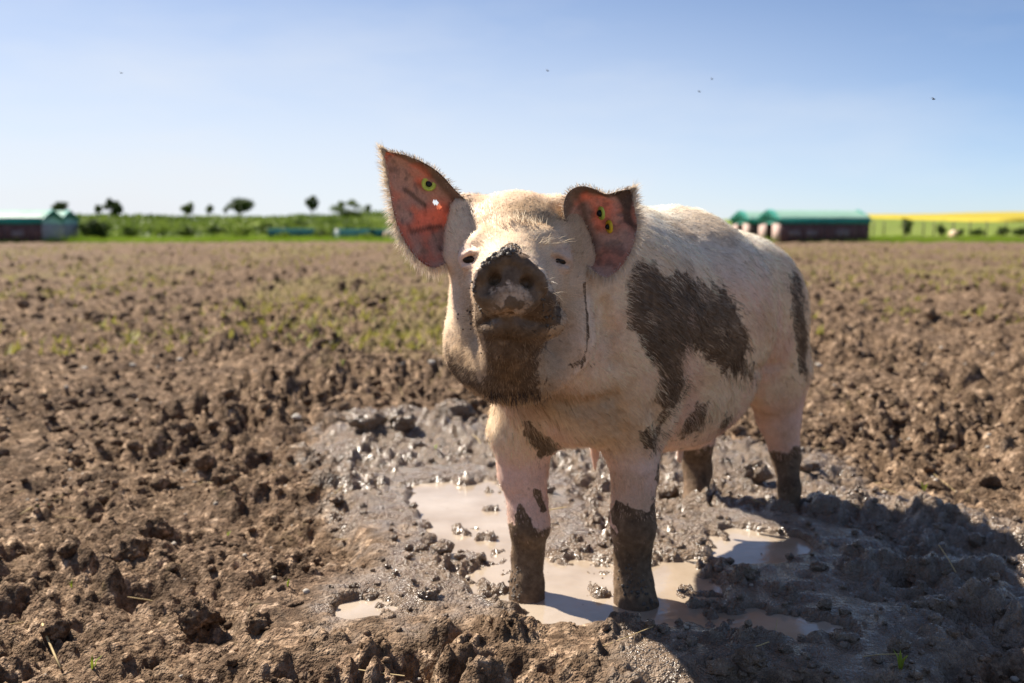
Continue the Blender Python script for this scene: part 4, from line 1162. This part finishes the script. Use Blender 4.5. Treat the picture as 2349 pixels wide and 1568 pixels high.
def leaves(c, size, r):
    """one bent leaf card (two triangles) per centre"""
    n = len(c)
    u = r.normal(0, 1, (n, 3)); u /= np.linalg.norm(u, axis=1, keepdims=True)
    w = np.cross(u, r.normal(0, 1, (n, 3))); w /= np.linalg.norm(w, axis=1, keepdims=True)
    s_ = (size * r.uniform(.6, 1.4, n))[:, None]
    v = np.stack([c - u * s_, c + w * s_ * .55 + u * s_ * .1, c + u * s_, c - w * s_ * .55], 1).reshape(-1, 3)
    return v, np.arange(n * 4).reshape(n, 4)
def crown_pts(n, rx, ry, rz, cz, r, clumps=14, solid=.5):
    cc = r.normal(0, 1, (clumps, 3)); cc /= np.linalg.norm(cc, axis=1, keepdims=True); cc *= r.uniform(.35, .85, (clumps, 1))
    k = r.integers(clumps, size=n); rad = r.uniform(.25, .5, clumps)
    d = r.normal(0, 1, (n, 3)); d /= np.linalg.norm(d, axis=1, keepdims=True)
    p = cc[k] + d * (rad[k] * r.random(n) ** solid)[:, None]
    return p * [rx, ry, rz] + [0, 0, cz]
def shrub(loc, w, h, mat, label, group=None, seed=0, n=700):
    r = np.random.default_rng(900 + seed)
    e = empty("shrub", loc, label, "shrub", group)
    p = crown_pts(n, w * .5, w * .4, h * .5, h * .52, r, 16)
    p[:, 2] = np.abs(p[:, 2])
    v, f = leaves(p, .07 * max(w, h) ** .5, r); obj("foliage", mesh_np("foliage", v, f, False), mat, e)
    mb = MB()
    for a in range(4):
        th = a * 1.6 + seed; mb.tube([[0, 0, -.1], [.12 * w * math.cos(th), .12 * w * math.sin(th), h * .35], [.25 * w * math.cos(th + .3), .22 * w * math.sin(th + .3), h * .7]], [.03, .022, .008], 5)
    obj("stem", mb.mesh("stem"), m_bark, e)
    return e
def tree(loc, h, cw, ch, mat, label, group=None, seed=0, n=800, cone=0.0):
    r = np.random.default_rng(1000 + seed)
    e = empty("tree", loc, label, "tree", group)
    p = crown_pts(n, cw * .5, cw * .5, ch * .5, 0, r, 15)
    t = (p[:, 2:3] / ch + .5).clip(0, 1); p[:, :2] *= (1 - cone) + cone * t * 1.3
    p[:, 2] += h - ch * .5
    v, f = leaves(p, .085 * max(cw, ch) ** .5 + .03, r); obj("crown", mesh_np("crown", v, f, False), mat, e)
    mb = MB(); lean = r.normal(0, .04, 2) * h
    mb.tube([[0, 0, -.2], [lean[0] * .4, lean[1] * .4, (h - ch) * .6], [lean[0] * .3, 0, h - ch * .5]], [.075, .055, .03], 7)
    for a in range(5):
        th = a * 1.26 + seed; b0 = h - ch * (.95 - .06 * a)
        mb.tube([[lean[0] * .3, 0, b0], [cw * .2 * math.cos(th), cw * .2 * math.sin(th), b0 + ch * .2], [cw * .36 * math.cos(th), cw * .36 * math.sin(th), b0 + ch * .45]], [.03, .02, .008], 5)
    obj("trunk", mb.mesh("trunk", True), m_bark, e)
    return e
def on_land(px, d):
    x = (px - 1174.5) * K * d
    return np.array([x, d, float(land_z(np.array([x]), np.array([d]))[0])])
def px_h(n, d): return n * K * d
# hedge growth covering the bank on the left: nobody could count it
r = np.random.default_rng(55)
n = 26000
d = r.uniform(72, 136, n); px = r.uniform(-300, 1000, n); x = (px - 1174.5) * K * d
hgt = np.clip(.30 + .7 * fbm2(x * .16, d * .16, 740, 4), .05, .75)
z = land_z(x, d) + hgt * r.random(n) ** .6
dens = fbm2(x * .12, d * .12, 745, 3) + r.normal(0, .3, n) > -.25
c = np.stack([x, d, z], 1)[dens]
v, f = leaves(c, .22, r)
tag(obj("bank_undergrowth", mesh_np("bank_undergrowth", v, f, False), leaf_mat("undergrowth", (.06, .10, .015), (.20, .26, .045), .12)), kind='stuff')
# tall bright grass along the far edge of the field
n = 20000
d = 56.9 + 12 * r.random(n) ** 1.5; x = d * r.uniform(-.62, .62, n)
h = r.uniform(.08, .30, n) * (1 + .6 * fbm2(x * .4, d * .4, 750, 3))
b0 = np.stack([x, d, land_z(x, d) - .05], 1); s_ = r.uniform(.02, .05, n)
v = np.stack([b0 + np.stack([-s_, 0 * s_, 0 * s_], 1), b0 + np.stack([s_, 0 * s_, 0 * s_], 1), b0 + np.stack([r.normal(0, .06, n), r.normal(0, .06, n), h + .05], 1)], 1).reshape(-1, 3)
tag(obj("verge_grass", mesh_np("verge_grass", v, np.arange(n * 3).reshape(n, 3), False), leaf_mat("verge_blades", (.19, .29, .02), (.33, .43, .05), .3)), kind='stuff')

# trees and shrubs that can be told apart
GT = "young trees along the crest of the bank"
for k, (px, base, top, cwp, chp, d, mat, label, cone) in enumerate([
    (268, 500, 459, 38, 26, 118, m_leaf_d, "round topped young tree on the crest near the left huts", .35),
    (145, 500, 464, 26, 18, 130, m_leaf_d, "small round tree crown showing above the second left hut", .2),
    (233, 500, 468, 12, 18, 130, m_leaf_m, "thin sapling just left of the round topped tree", 0.),
    (437, 500, 467, 20, 20, 126, m_leaf_m, "small leaning tree alone on the crest left of centre", .3),
    (487, 500, 472, 11, 16, 134, m_leaf_m, "thin pale sapling between the leaning tree and the broad tree", 0.),
    (523, 500, 474, 10, 12, 134, m_leaf_m, "tiny sapling just left of the broad flat tree", 0.),
    (557, 496, 452, 50, 28, 126, m_leaf_d, "broad flat crowned tree on the crest, widest of the row", .25),
    (720, 492, 452, 26, 26, 126, m_leaf_d, "vase shaped young tree standing alone left of the pig's ear", .6),
    (848, 492, 468, 10, 18, 134, m_leaf_m, "slender faint sapling beside the pig's left hand ear", 0.),
    (1095, 492, 448, 16, 16, 128, m_leaf_m, "small tree just showing behind the pig's forehead", .2)]):
    loc = on_land(px, d)
    hh = CAM_H + px_h(525 - top, d) - loc[2]
    tree(loc, max(hh, .8), px_h(cwp * 1.45, d), px_h(chp * 1.35, d), mat, label, GT, k, 1500, cone)
shrub(on_land(225, 63), 2.2, 1.45, m_leaf_d, "dark bushy shrub beside the left huts", seed=1, n=1400)
shrub(on_land(800, 106), 3.4, 2.3, m_leaf_m, "large loose shrub on the bank behind the far green shelters", seed=2, n=1200)
shrub(on_land(2074, 80), 1.3, 1.35, m_leaf_m, "upright green shrub just below the yellow rapeseed field", seed=3, n=800)
for k, (px, d, w, h, mat, label) in enumerate([
    (300, 70, 1.7, .9, m_leaf_m, "low green shrub on the bank just right of the dark bush by the huts"),
    (370, 74, 1.5, .8, m_leaf_l, "pale yellow green shrub on the bank left of the leaning tree"),
    (430, 72, 1.9, .9, m_leaf_m, "wide low shrub on the bank below the leaning tree"),
    (500, 78, 1.6, .9, m_leaf_d, "dark rounded shrub on the bank below the pale sapling"),
    (560, 74, 2.0, .8, m_leaf_l, "wide bright shrub on the bank below the broad flat tree"),
    (610, 80, 1.6, 1.0, m_leaf_m, "mid green shrub on the bank left of the low teal arks"),
    (690, 84, 2.0, 1.0, m_leaf_d, "dark shrub on the bank behind the first teal ark"),
    (745, 68, 1.6, .7, m_leaf_m, "shrub on the bank between the first teal ark and the white post"),
    (655, 66, 1.3, .5, m_leaf_l, "small bright shrub growing in front of the first teal ark"),
    (840, 66, 1.3, .45, m_leaf_l, "small bright shrub growing in front of the arks beside the pig's ear")]):
    shrub(on_land(px, d), w, h, mat, label, "shrubs on the overgrown bank", 10 + k, 600)
for k, (px, d, w, h, label) in enumerate([
    (2152, 72, .8, .95, "tall narrow dark shrub at the fence left of the distant pale pig"), (2192, 75, 1.1, .6, "low dark shrub at the fence just behind the distant pale pig"),
    (2236, 73, 1.3, .6, "low dark shrub at the fence right of the distant pale pig"), (2290, 73, 1.2, .8, "taller dark shrub at the fence near the right edge"), (2335, 74, 1.4, .6, "last dark shrub at the fence, touching the right edge of the picture")]):
    shrub(on_land(px, d), w, h, m_leaf_d, label, "shrubs along the wire fence", 30 + k, 450)

# wire fence on the right
fe = empty("wire_fence", on_land(2000, 76), "low post and wire fence below the yellow field", "fence")
inv = np.array(fe.location)
m_post = plain_mat("weathered_wood", (.10, .085, .07), .9, .3, 5); m_wire = plain_mat("fence_wire", (.14, .13, .12), .5, .1, 5)
tops = []
for px in (1998, 2022, 2068, 2112, 2136, 2180, 2218, 2256, 2300, 2345, 2392):
    q = on_land(px, 76) - inv
    mb = MB(); mb.tube([q + [0, 0, -.2], q + [.01, 0, .55], q + [.02, 0, 1.12]], [.05, .048, .045], 7); obj("post", mb.mesh("post"), m_post, fe); tops.append(q)
for hz in (.45, .75, 1.02):
    mb = MB(); mb.tube([q + [0, -.06, hz] for q in tops], .008, 5); obj("wire", mb.mesh("wire"), m_wire, fe)

# ------------------------------------------------------------------ pig huts
m_roof = plain_mat("roof_sheet_green", (.25, .40, .31), .45, .12, 2.5); m_teal = plain_mat("teal_cladding", (.015, .24, .20), .5, .15, 2.0); m_hood = plain_mat("hood_green", (.06, .30, .23), .5, .12, 2.5)
m_dark = plain_mat("dark_boards", (.12, .068, .064), .8, .3, 3.0); m_pinkw = plain_mat("pale_boards", (.52, .36, .31), .8, .2, 3.0); m_black = plain_mat("interior_shade", (.012, .010, .010), .9, .3, 3.0); m_greyw = plain_mat("grey_boards", (.30, .29, .30), .8, .2, 3.0); m_pale = plain_mat("pale_patch", (.20, .165, .16), .8, .25, 3.0); m_glassg = plain_mat("gable_sheet", (.22, .42, .42), .45, .12, 2.5)
def arch(W, h1, h2, n=9):
    a = np.linspace(0, math.pi, n)
    yy_ = -W / 2 * np.cos(a)
    return np.stack([yy_, h1 + (h2 - h1) * (1 - np.abs(yy_) / (W / 2)) ** .8], 1)
def round_arch(W, h1, h2, n=9):
    a = np.linspace(0, math.pi, n)
    return np.stack([-W / 2 * np.cos(a), h1 + (h2 - h1) * np.sin(a) ** .8], 1)
def extr(profile, x0, x1, closed=True):
    n = len(profile)
    v = np.concatenate([np.stack([np.full(n, x), profile[:, 0], profile[:, 1]], 1) for x in (x0, x1)])
    f = [[k, (k + 1) % n, n + (k + 1) % n, n + k] for k in range(n if closed else n - 1)]
    return v, np.array(f)
def solid_extr(mb, profile, x0, x1):
    v, f = extr(profile, x0, x1); mb.add(v, f)
    n = len(profile); c0 = profile.mean(0)
    for x, flip in ((x0, 1), (x1, 0)):
        vv = np.concatenate([np.stack([np.full(n, x), profile[:, 0], profile[:, 1]], 1), [[x, c0[0], c0[1]]]])
        t = np.array([[k, (k + 1) % n, n] for k in range(n)]); mb.add(vv, t[:, ::-1] if flip else t)
def hut(loc, rz, L, W, hw, hb, hr, label, group, end_mat, gable_mat, door_end=-1, patches=()):
    e = empty("pig_hut", loc, label, "hut", group, rz)
    nb_ = max(3, int(L / .7))
    for s in (-1, 1):           # long sides: broad boards standing edge to edge
        for k in range(nb_):
            x0 = -L / 2 + L * k / nb_; x1 = -L / 2 + L * (k + 1) / nb_
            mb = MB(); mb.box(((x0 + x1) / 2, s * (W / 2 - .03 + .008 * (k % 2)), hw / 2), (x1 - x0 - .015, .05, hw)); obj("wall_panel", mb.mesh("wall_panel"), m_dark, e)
        mb = MB(); mb.box((0, s * (W / 2 + .015), (hw + hb) / 2), (L + .04, .07, hb - hw)); obj("eave_band", mb.mesh("eave_band"), m_teal, e)
    for x in (-L / 2, L / 2):
        mb = MB()
        if x * door_end > 0:
            for s in (-1, 1): mb.box((x, s * W * .31, hw / 2), (.05, W * .34, hw))
            mb.box((x, 0, hw + .03), (.045, W * .28 + .004, .06))
            obj("end_wall", mb.mesh("end_wall"), end_mat, e)
            d = MB(); d.box((x - np.sign(x) * .30, 0, hw / 2), (.05, W * .30, hw)); obj("doorway", d.mesh("doorway"), m_black, e)  # black board painted for the unlit inside seen through the doorway
        else:
            mb.box((x, 0, hw / 2), (.05, W - .12, hw)); obj("end_wall", mb.mesh("end_wall"), end_mat, e)
        pr = arch(W - .1, hw + .06, hr - .07); pr = np.vstack([pr, [[W / 2 - .05, hw], [-W / 2 + .05, hw]]])
        g = MB(); solid_extr(g, pr, x - .03, x + .03); obj("gable", g.mesh("gable"), gable_mat, e)
    ns = max(3, int(L / 1.1))
    outer = arch(W + .12, hb, hr); inner = arch(W + .02, hb - .03, hr - .045)[::-1]
    for k in range(ns):
        mb = MB(); o_ = .006 * (k % 2); solid_extr(mb, np.vstack([outer + [0, o_], inner + [0, o_]]), -L / 2 + L * k / ns + .008, -L / 2 + L * (k + 1) / ns - .008); obj("roof_sheet", mb.mesh("roof_sheet"), m_roof, e)
    for x, w_ in ((-L / 2 - .02, .35), (L / 2 + .02, .22)):
        o2 = arch(W + .20, hb - .10, hr + .05); i2 = arch(W + .10, hb - .12, hr + .012)[::-1]
        mb = MB(); solid_extr(mb, np.vstack([o2, i2]), x - w_ / 2, x + w_ / 2); obj("end_hood", mb.mesh("end_hood"), m_hood, e)
    for (x, z, w_, h_) in patches:
        mb = MB(); mb.box((x, -W / 2 - .012, z), (w_, .03, h_)); obj("vent_panel", mb.mesh("vent_panel"), m_pale, e)
    return e
def hut_loc(px, d): return ((px - 1174.5) * K * d, d, 0.0)
GH = "green roofed pig huts beyond the field"
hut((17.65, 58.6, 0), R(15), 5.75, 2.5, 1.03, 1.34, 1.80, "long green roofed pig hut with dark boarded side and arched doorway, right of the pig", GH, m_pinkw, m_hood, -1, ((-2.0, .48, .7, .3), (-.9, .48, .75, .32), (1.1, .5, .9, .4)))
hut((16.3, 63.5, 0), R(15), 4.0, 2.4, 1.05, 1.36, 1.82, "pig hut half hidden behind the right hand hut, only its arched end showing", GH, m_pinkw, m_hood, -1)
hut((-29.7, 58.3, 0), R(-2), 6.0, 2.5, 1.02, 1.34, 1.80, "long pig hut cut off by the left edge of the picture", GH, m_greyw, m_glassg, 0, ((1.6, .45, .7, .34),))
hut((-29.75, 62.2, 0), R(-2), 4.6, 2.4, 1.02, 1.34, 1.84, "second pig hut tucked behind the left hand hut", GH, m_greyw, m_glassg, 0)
m_ark = plain_mat("dark_teal_sheet", (.005, .050, .050), .8, .2, 2.0, .04)
def ark(px, d, L, rz, label, group):
    e = empty("pig_ark", on_land(px, d) - [0, 0, .38], label, "shelter", group, rz)
    o_ = round_arch(2.0, 0, 1.12); i_ = round_arch(1.94, 0, 1.08)[::-1]
    for k in range(3):
        mb = MB(); solid_extr(mb, np.vstack([o_, i_]), -L / 2 + L * k / 3 + .006, -L / 2 + L * (k + 1) / 3 - .006); obj("shell_sheet", mb.mesh("shell_sheet"), m_ark, e)
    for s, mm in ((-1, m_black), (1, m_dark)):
        mb = MB(); solid_extr(mb, round_arch(1.9, 0, 1.05), s * (L / 2 - .15) - .02, s * (L / 2 - .15) + .02); obj("end_board", mb.mesh("end_board"), mm, e)  # the black one paints the shade inside the open end
    mb = MB(); mb.box((L * .1, -.93, .28), (L * .45, .05, .42)); obj("side_shade", mb.mesh("side_shade"), m_black, e)  # black panel added as painted shade below the roof
ark(672, 69, 3.1, R(8), "low teal pig ark half sunk in grass left of the white post", "low teal pig arks")
ark(815, 70, 2.6, R(-12), "low teal pig ark just right of the white post", "low teal pig arks")
ark(885, 68, 1.9, R(35), "low teal pig ark with dark open end beside the pig's ear", "low teal pig arks")
e = empty("marker_post", on_land(776, 66), "short white post standing between the low teal arks", "post")
mb = MB(); mb.box((0, 0, .35), (.24, .12, .8)); obj("board", mb.mesh("board"), plain_mat("white_paint", (.75, .76, .72), .6, .06, 8), e)
mb = MB(); mb.tube([[0, .1, -.2], [0, .1, .8]], .04, 7); obj("stake", mb.mesh("stake"), m_post, e)
for (px, d, rz, label) in ((2180, 61, R(25), "distant pale pig at the field edge below the fence"), (892, 60, R(200), "distant pink pig at the field edge beside the low ark")):
    e = empty("pig", on_land(px, d), label, "pig", "distant pigs at the field edge", rz)
    o = obj("body", pig_me, None, e); o.location = PIG_INV * .8; o.scale = (.8, .8, .8)

# ------------------------------------------------------------------ small things on the soil
def ground_at(px, py):
    z = .02
    for _ in range(6):
        q = G(px, py, z); z = float(field_height(np.array([q[0]]), np.array([q[1]]))[0])
    return np.array([q[0], q[1], z])
GC = "large soil clods lying in the foreground"
for k, (px, py, rp, sub, label) in enumerate([
    (448, 1432, 56, 3, "biggest round soil clod, above the deep dark hole at lower left"),
    (590, 1440, 36, 3, "soil clod just right of the biggest round clod"),
    (300, 1275, 45, 3, "knobbly soil clod in the left foreground behind the biggest clod"),
    (365, 1240, 40, 3, "dark crumbly clod near the trodden hollow on the left"),
    (130, 1500, 40, 3, "pale knobbly clod near the lower left corner"),
    (985, 1372, 28, 3, "smooth wet clod beside the puddle's near left bank"),
    (520, 1110, 40, 3, "upturned clod left of the wet mud"),
    (840, 978, 46, 3, "smooth grey mud lump at the back left of the wallow"),
    (925, 985, 36, 3, "grey mud lump in the middle of the wallow's back rim"),
    (1040, 965, 44, 3, "dark mud lump under the pig's chin on the wallow's back rim"),
    (1735, 1108, 34, 3, "rounded wet lump between the pig's hind legs"),
    (1530, 1140, 26, 3, "wet lump beside the pig's far hind foot"),
    (1560, 1285, 14, 2, "small dark lump standing in the lit orange water"),
    (1720, 1540, 40, 3, "clod at the bottom edge in the pig's shadow")]):
    p = ground_at(px, py); rad = rp * K * p[1]
    v, f = lump(sub, 60 + k, .45)
    det = .12 * fbm3(v * 4, 660 + k, 3, .6) + bumps2(v[:, 0] * 2 + v[:, 2], v[:, 1] * 2 - v[:, 2], .3, 670 + k, .9, .3, .6, .35)
    v = v * (1 + det)[:, None] * rad * [1, .9, .8]
    me = mesh_np("soil_clod", v, f); w = field_masks(np.array([p[0]]), np.array([p[1]]))[0][0]
    attr(me, "wet", np.full(len(v), w)); attr(me, "pool", np.zeros(len(v))); attr(me, "weed", np.zeros(len(v)))
    o = obj("soil_clod", me, m_soil); o.location = p + [0, 0, rad * .35]; tag(o, label, "clod", GC)
m_stone = plain_mat("pale_stone", (.50, .45, .38), .8, .2, 60)
for k, (px, py, rp, label) in enumerate([
    (1005, 843, 10, "pale stone close beside the pig's left hand jowl"), (990, 868, 8, "yellowish stone just below the pale one beside the pig's jowl"),
    (412, 810, 7, "small pale stone far out in the left middle field"), (51, 784, 6, "white pebble at the left edge of the field"),
    (491, 814, 7, "pale pebble in the middle field right of its twin"), (193, 845, 7, "pale stone in the left field below the yellow weeds"),
    (305, 843, 7, "pale stone between two dark hollows in the left field"), (664, 871, 8, "flat pale stone in the middle field left of the pig"),
    (522, 873, 8, "grey stone in the crumbly soil halfway to the pig"), (680, 972, 11, "larger buff stone left of the wallow's back rim"),
    (1875, 845, 9, "pale stone just right of the pig's rump"), (2330, 812, 11, "white stone at the right edge of the field"),
    (2010, 930, 7, "small stone on the soil right of the pig's hind leg"), (235, 1090, 9, "yellow white stone in the left foreground soil")]):
    p = ground_at(px, py); rad = rp * K * p[1]
    v, f = lump(2, 90 + k, .35)
    o = obj("stone", mesh_np("stone", v * rad * [1.2, .9, .7], f), m_stone); o.location = p + [0, 0, rad * .35]
    tag(o, label, "stone", "pale stones on the soil")
m_blade = leaf_mat("sprout_leaf", (.16, .24, .02), (.36, .38, .05), 20); m_straw = plain_mat("straw", (.50, .37, .18), .7, .2, 60)
for k, (px, py, hp_, label) in enumerate([
    (2065, 1535, 42, "yellow green grass sprout near the bottom right in the pig's shadow"),
    (100, 1180, 24, "bright green seedling on bare soil near the left edge"),
    (1275, 1530, 18, "tiny green shoot at the bottom edge below the pig's leg"),
    (165, 1355, 18, "flat green blade lying in the left foreground"),
    (522, 1234, 16, "small yellowish shoot on the hump left of the wallow"),
    (212, 1535, 34, "pale grass tuft near the lower left corner"),
    (660, 1345, 20, "single green shoot above the dark clods left of the puddle"),
    (1000, 1055, 14, "little green weed at the back of the wet mud"),
    (2120, 1130, 22, "yellow green weed on the soil right of the pig's hind leg"),
    (785, 840, 20, "green weed in the soil left of the pig's cheek"),
    (560, 815, 20, "green weed in the middle of the field, left")]):
    p = ground_at(px, py); h = hp_ * K * p[1] * 1.2
    e = empty("grass_sprout", p, label, "sprout")
    r = np.random.default_rng(1200 + k)
    for q in range(r.integers(3, 6)):
        th = r.random() * 6.28; out = r.uniform(.25, .8) * h; hh = h * r.uniform(.6, 1.1); wd = h * .07
        c_ = np.array([[0, 0, -.01], [out * .35 * math.cos(th), out * .35 * math.sin(th), hh * .6], [out * math.cos(th), out * math.sin(th), hh * r.uniform(.7, 1.0)]])
        sd_ = np.array([-math.sin(th), math.cos(th), 0]) * wd
        v = np.array([c_[0] - sd_ * .6, c_[0] + sd_ * .6, c_[1] + sd_, c_[1] - sd_, c_[2]])
        obj("blade", mesh_np("blade", v, [np.array([[0, 1, 2, 3]]), np.array([[3, 2, 4]])]), m_blade, e)
for k, (pts, label) in enumerate([([(100, 1478), (108, 1505), (126, 1528), (140, 1550)], "bent piece of straw on soil in the lower left corner"), ([(48, 1192), (70, 1175), (92, 1166)], "pale twig lying near the left edge")]):
    q = [ground_at(*a) + [0, 0, .014] for a in pts]; base = q[0]
    mb = MB(); mb.tube([a - base for a in q], .0022, 6); o = obj("straw", mb.mesh("straw", True), m_straw); o.location = base; tag(o, label, "straw")
# weeds sprouting over the middle of the field
r = np.random.default_rng(77); n = 12000
d = 6.2 * (50 / 6.2) ** r.random(n); x = d * r.uniform(-.62, .62, n)
k = (fbm2(x * .55, d * .3, 91, 4) + .5 * fbm2(x * 2.5, d * 1.6, 95, 3) + r.normal(0, .16, n)) > .12
x, d = x[k], d[k]; zz = field_height(x, d); vs = []
for q in range(4):
    h = r.uniform(.03, .075, len(x)) * (1 + .02 * d); th = r.random(len(x)) * 6.28; wd = h * .16
    b0 = np.stack([x, d, zz - .005], 1) + r.normal(0, .012, (len(x), 3)) * [1, 1, 0]
    sd_ = np.stack([np.cos(th), np.sin(th), 0 * th], 1) * wd[:, None]; lean = np.stack([-np.sin(th), np.cos(th), 0 * th], 1) * (h * r.normal(0, .8, len(x)))[:, None]
    vs.append(np.stack([b0 - sd_, b0 + sd_, b0 + lean + np.stack([0 * h, 0 * h, h], 1)], 1).reshape(-1, 3))
v = np.concatenate(vs); tag(obj("field_weeds", mesh_np("field_weeds", v, np.arange(len(v)).reshape(-1, 3), False), leaf_mat("weed_leaf", (.20, .19, .035), (.42, .37, .09), 1.0)), kind='stuff')
# straw bits and pebbles strewn over the soil
r = np.random.default_rng(88); mb = MB()
pp = spots(420, 1.2, 9, .6, r)
for (x, y), z in zip(pp, field_height(pp[:, 0], pp[:, 1])):
    L = r.uniform(.015, .06); th = r.random() * 6.28; tl = r.normal(0, .25)
    a = np.array([math.cos(th), math.sin(th), tl]) * L; c = np.array([x, y, z + .006])
    mb.tube([c - a, c + a * .1 + [0, 0, r.normal(0, .003)], c + a], r.uniform(.0007, .0016), 4, False)
tag(obj("straw_bits", mb.mesh("straw_bits"), m_straw), kind='stuff')
pp = spots(1500, 1.6, 16, .6, r)
pv, pf = scatter(pp, r.uniform(.003, .009, len(pp)) * (1 + .10 * pp[:, 1]), LUMPS0, r)
tag(obj("pebbles", mesh_np("pebbles", pv, pf), plain_mat("pebble_grey", (.38, .33, .27), .8, .4, 9)), kind='stuff')
# flies
m_fly = plain_mat("fly_body", (.015, .014, .015), .5, .3, 300); m_wing = plain_mat("fly_wing", (.30, .30, .32), .3, .1, 300)
for px, py, d, label in ((1256, 163, 2.4, "fly in the sky above the pig's head"), (2141, 228, 1.9, "darkest fly, in the blue sky at far right"), (1604, 211, 2.6, "lower fly of the pair above the pig's back"), (1633, 182, 2.7, "upper fly of the pair above the pig's back"), (278, 168, 2.5, "faint fly in the pale sky at upper left")):
    c = P(px, py, d); e = empty("fly", c, label, "fly", "flies hovering round the pig")
    mb = MB(); mb.ball((0, 0, 0), (.0025, .0013, .0013), 8, 6); mb.ball((.0028, 0, 0), .001, 8, 6); obj("body", mb.mesh("body", True), m_fly, e)
    for s in (-1, 1):
        v = np.array([[0.001, 0, .001], [-.003, s * .002, .0025], [-.0045, s * .0045, .003], [-.001, s * .0035, .002]]); obj("wing", mesh_np("wing", np.concatenate([v, v + [0, 0, .0001]]), np.array([[0, 1, 2, 3], [7, 6, 5, 4]])), m_wing, e)
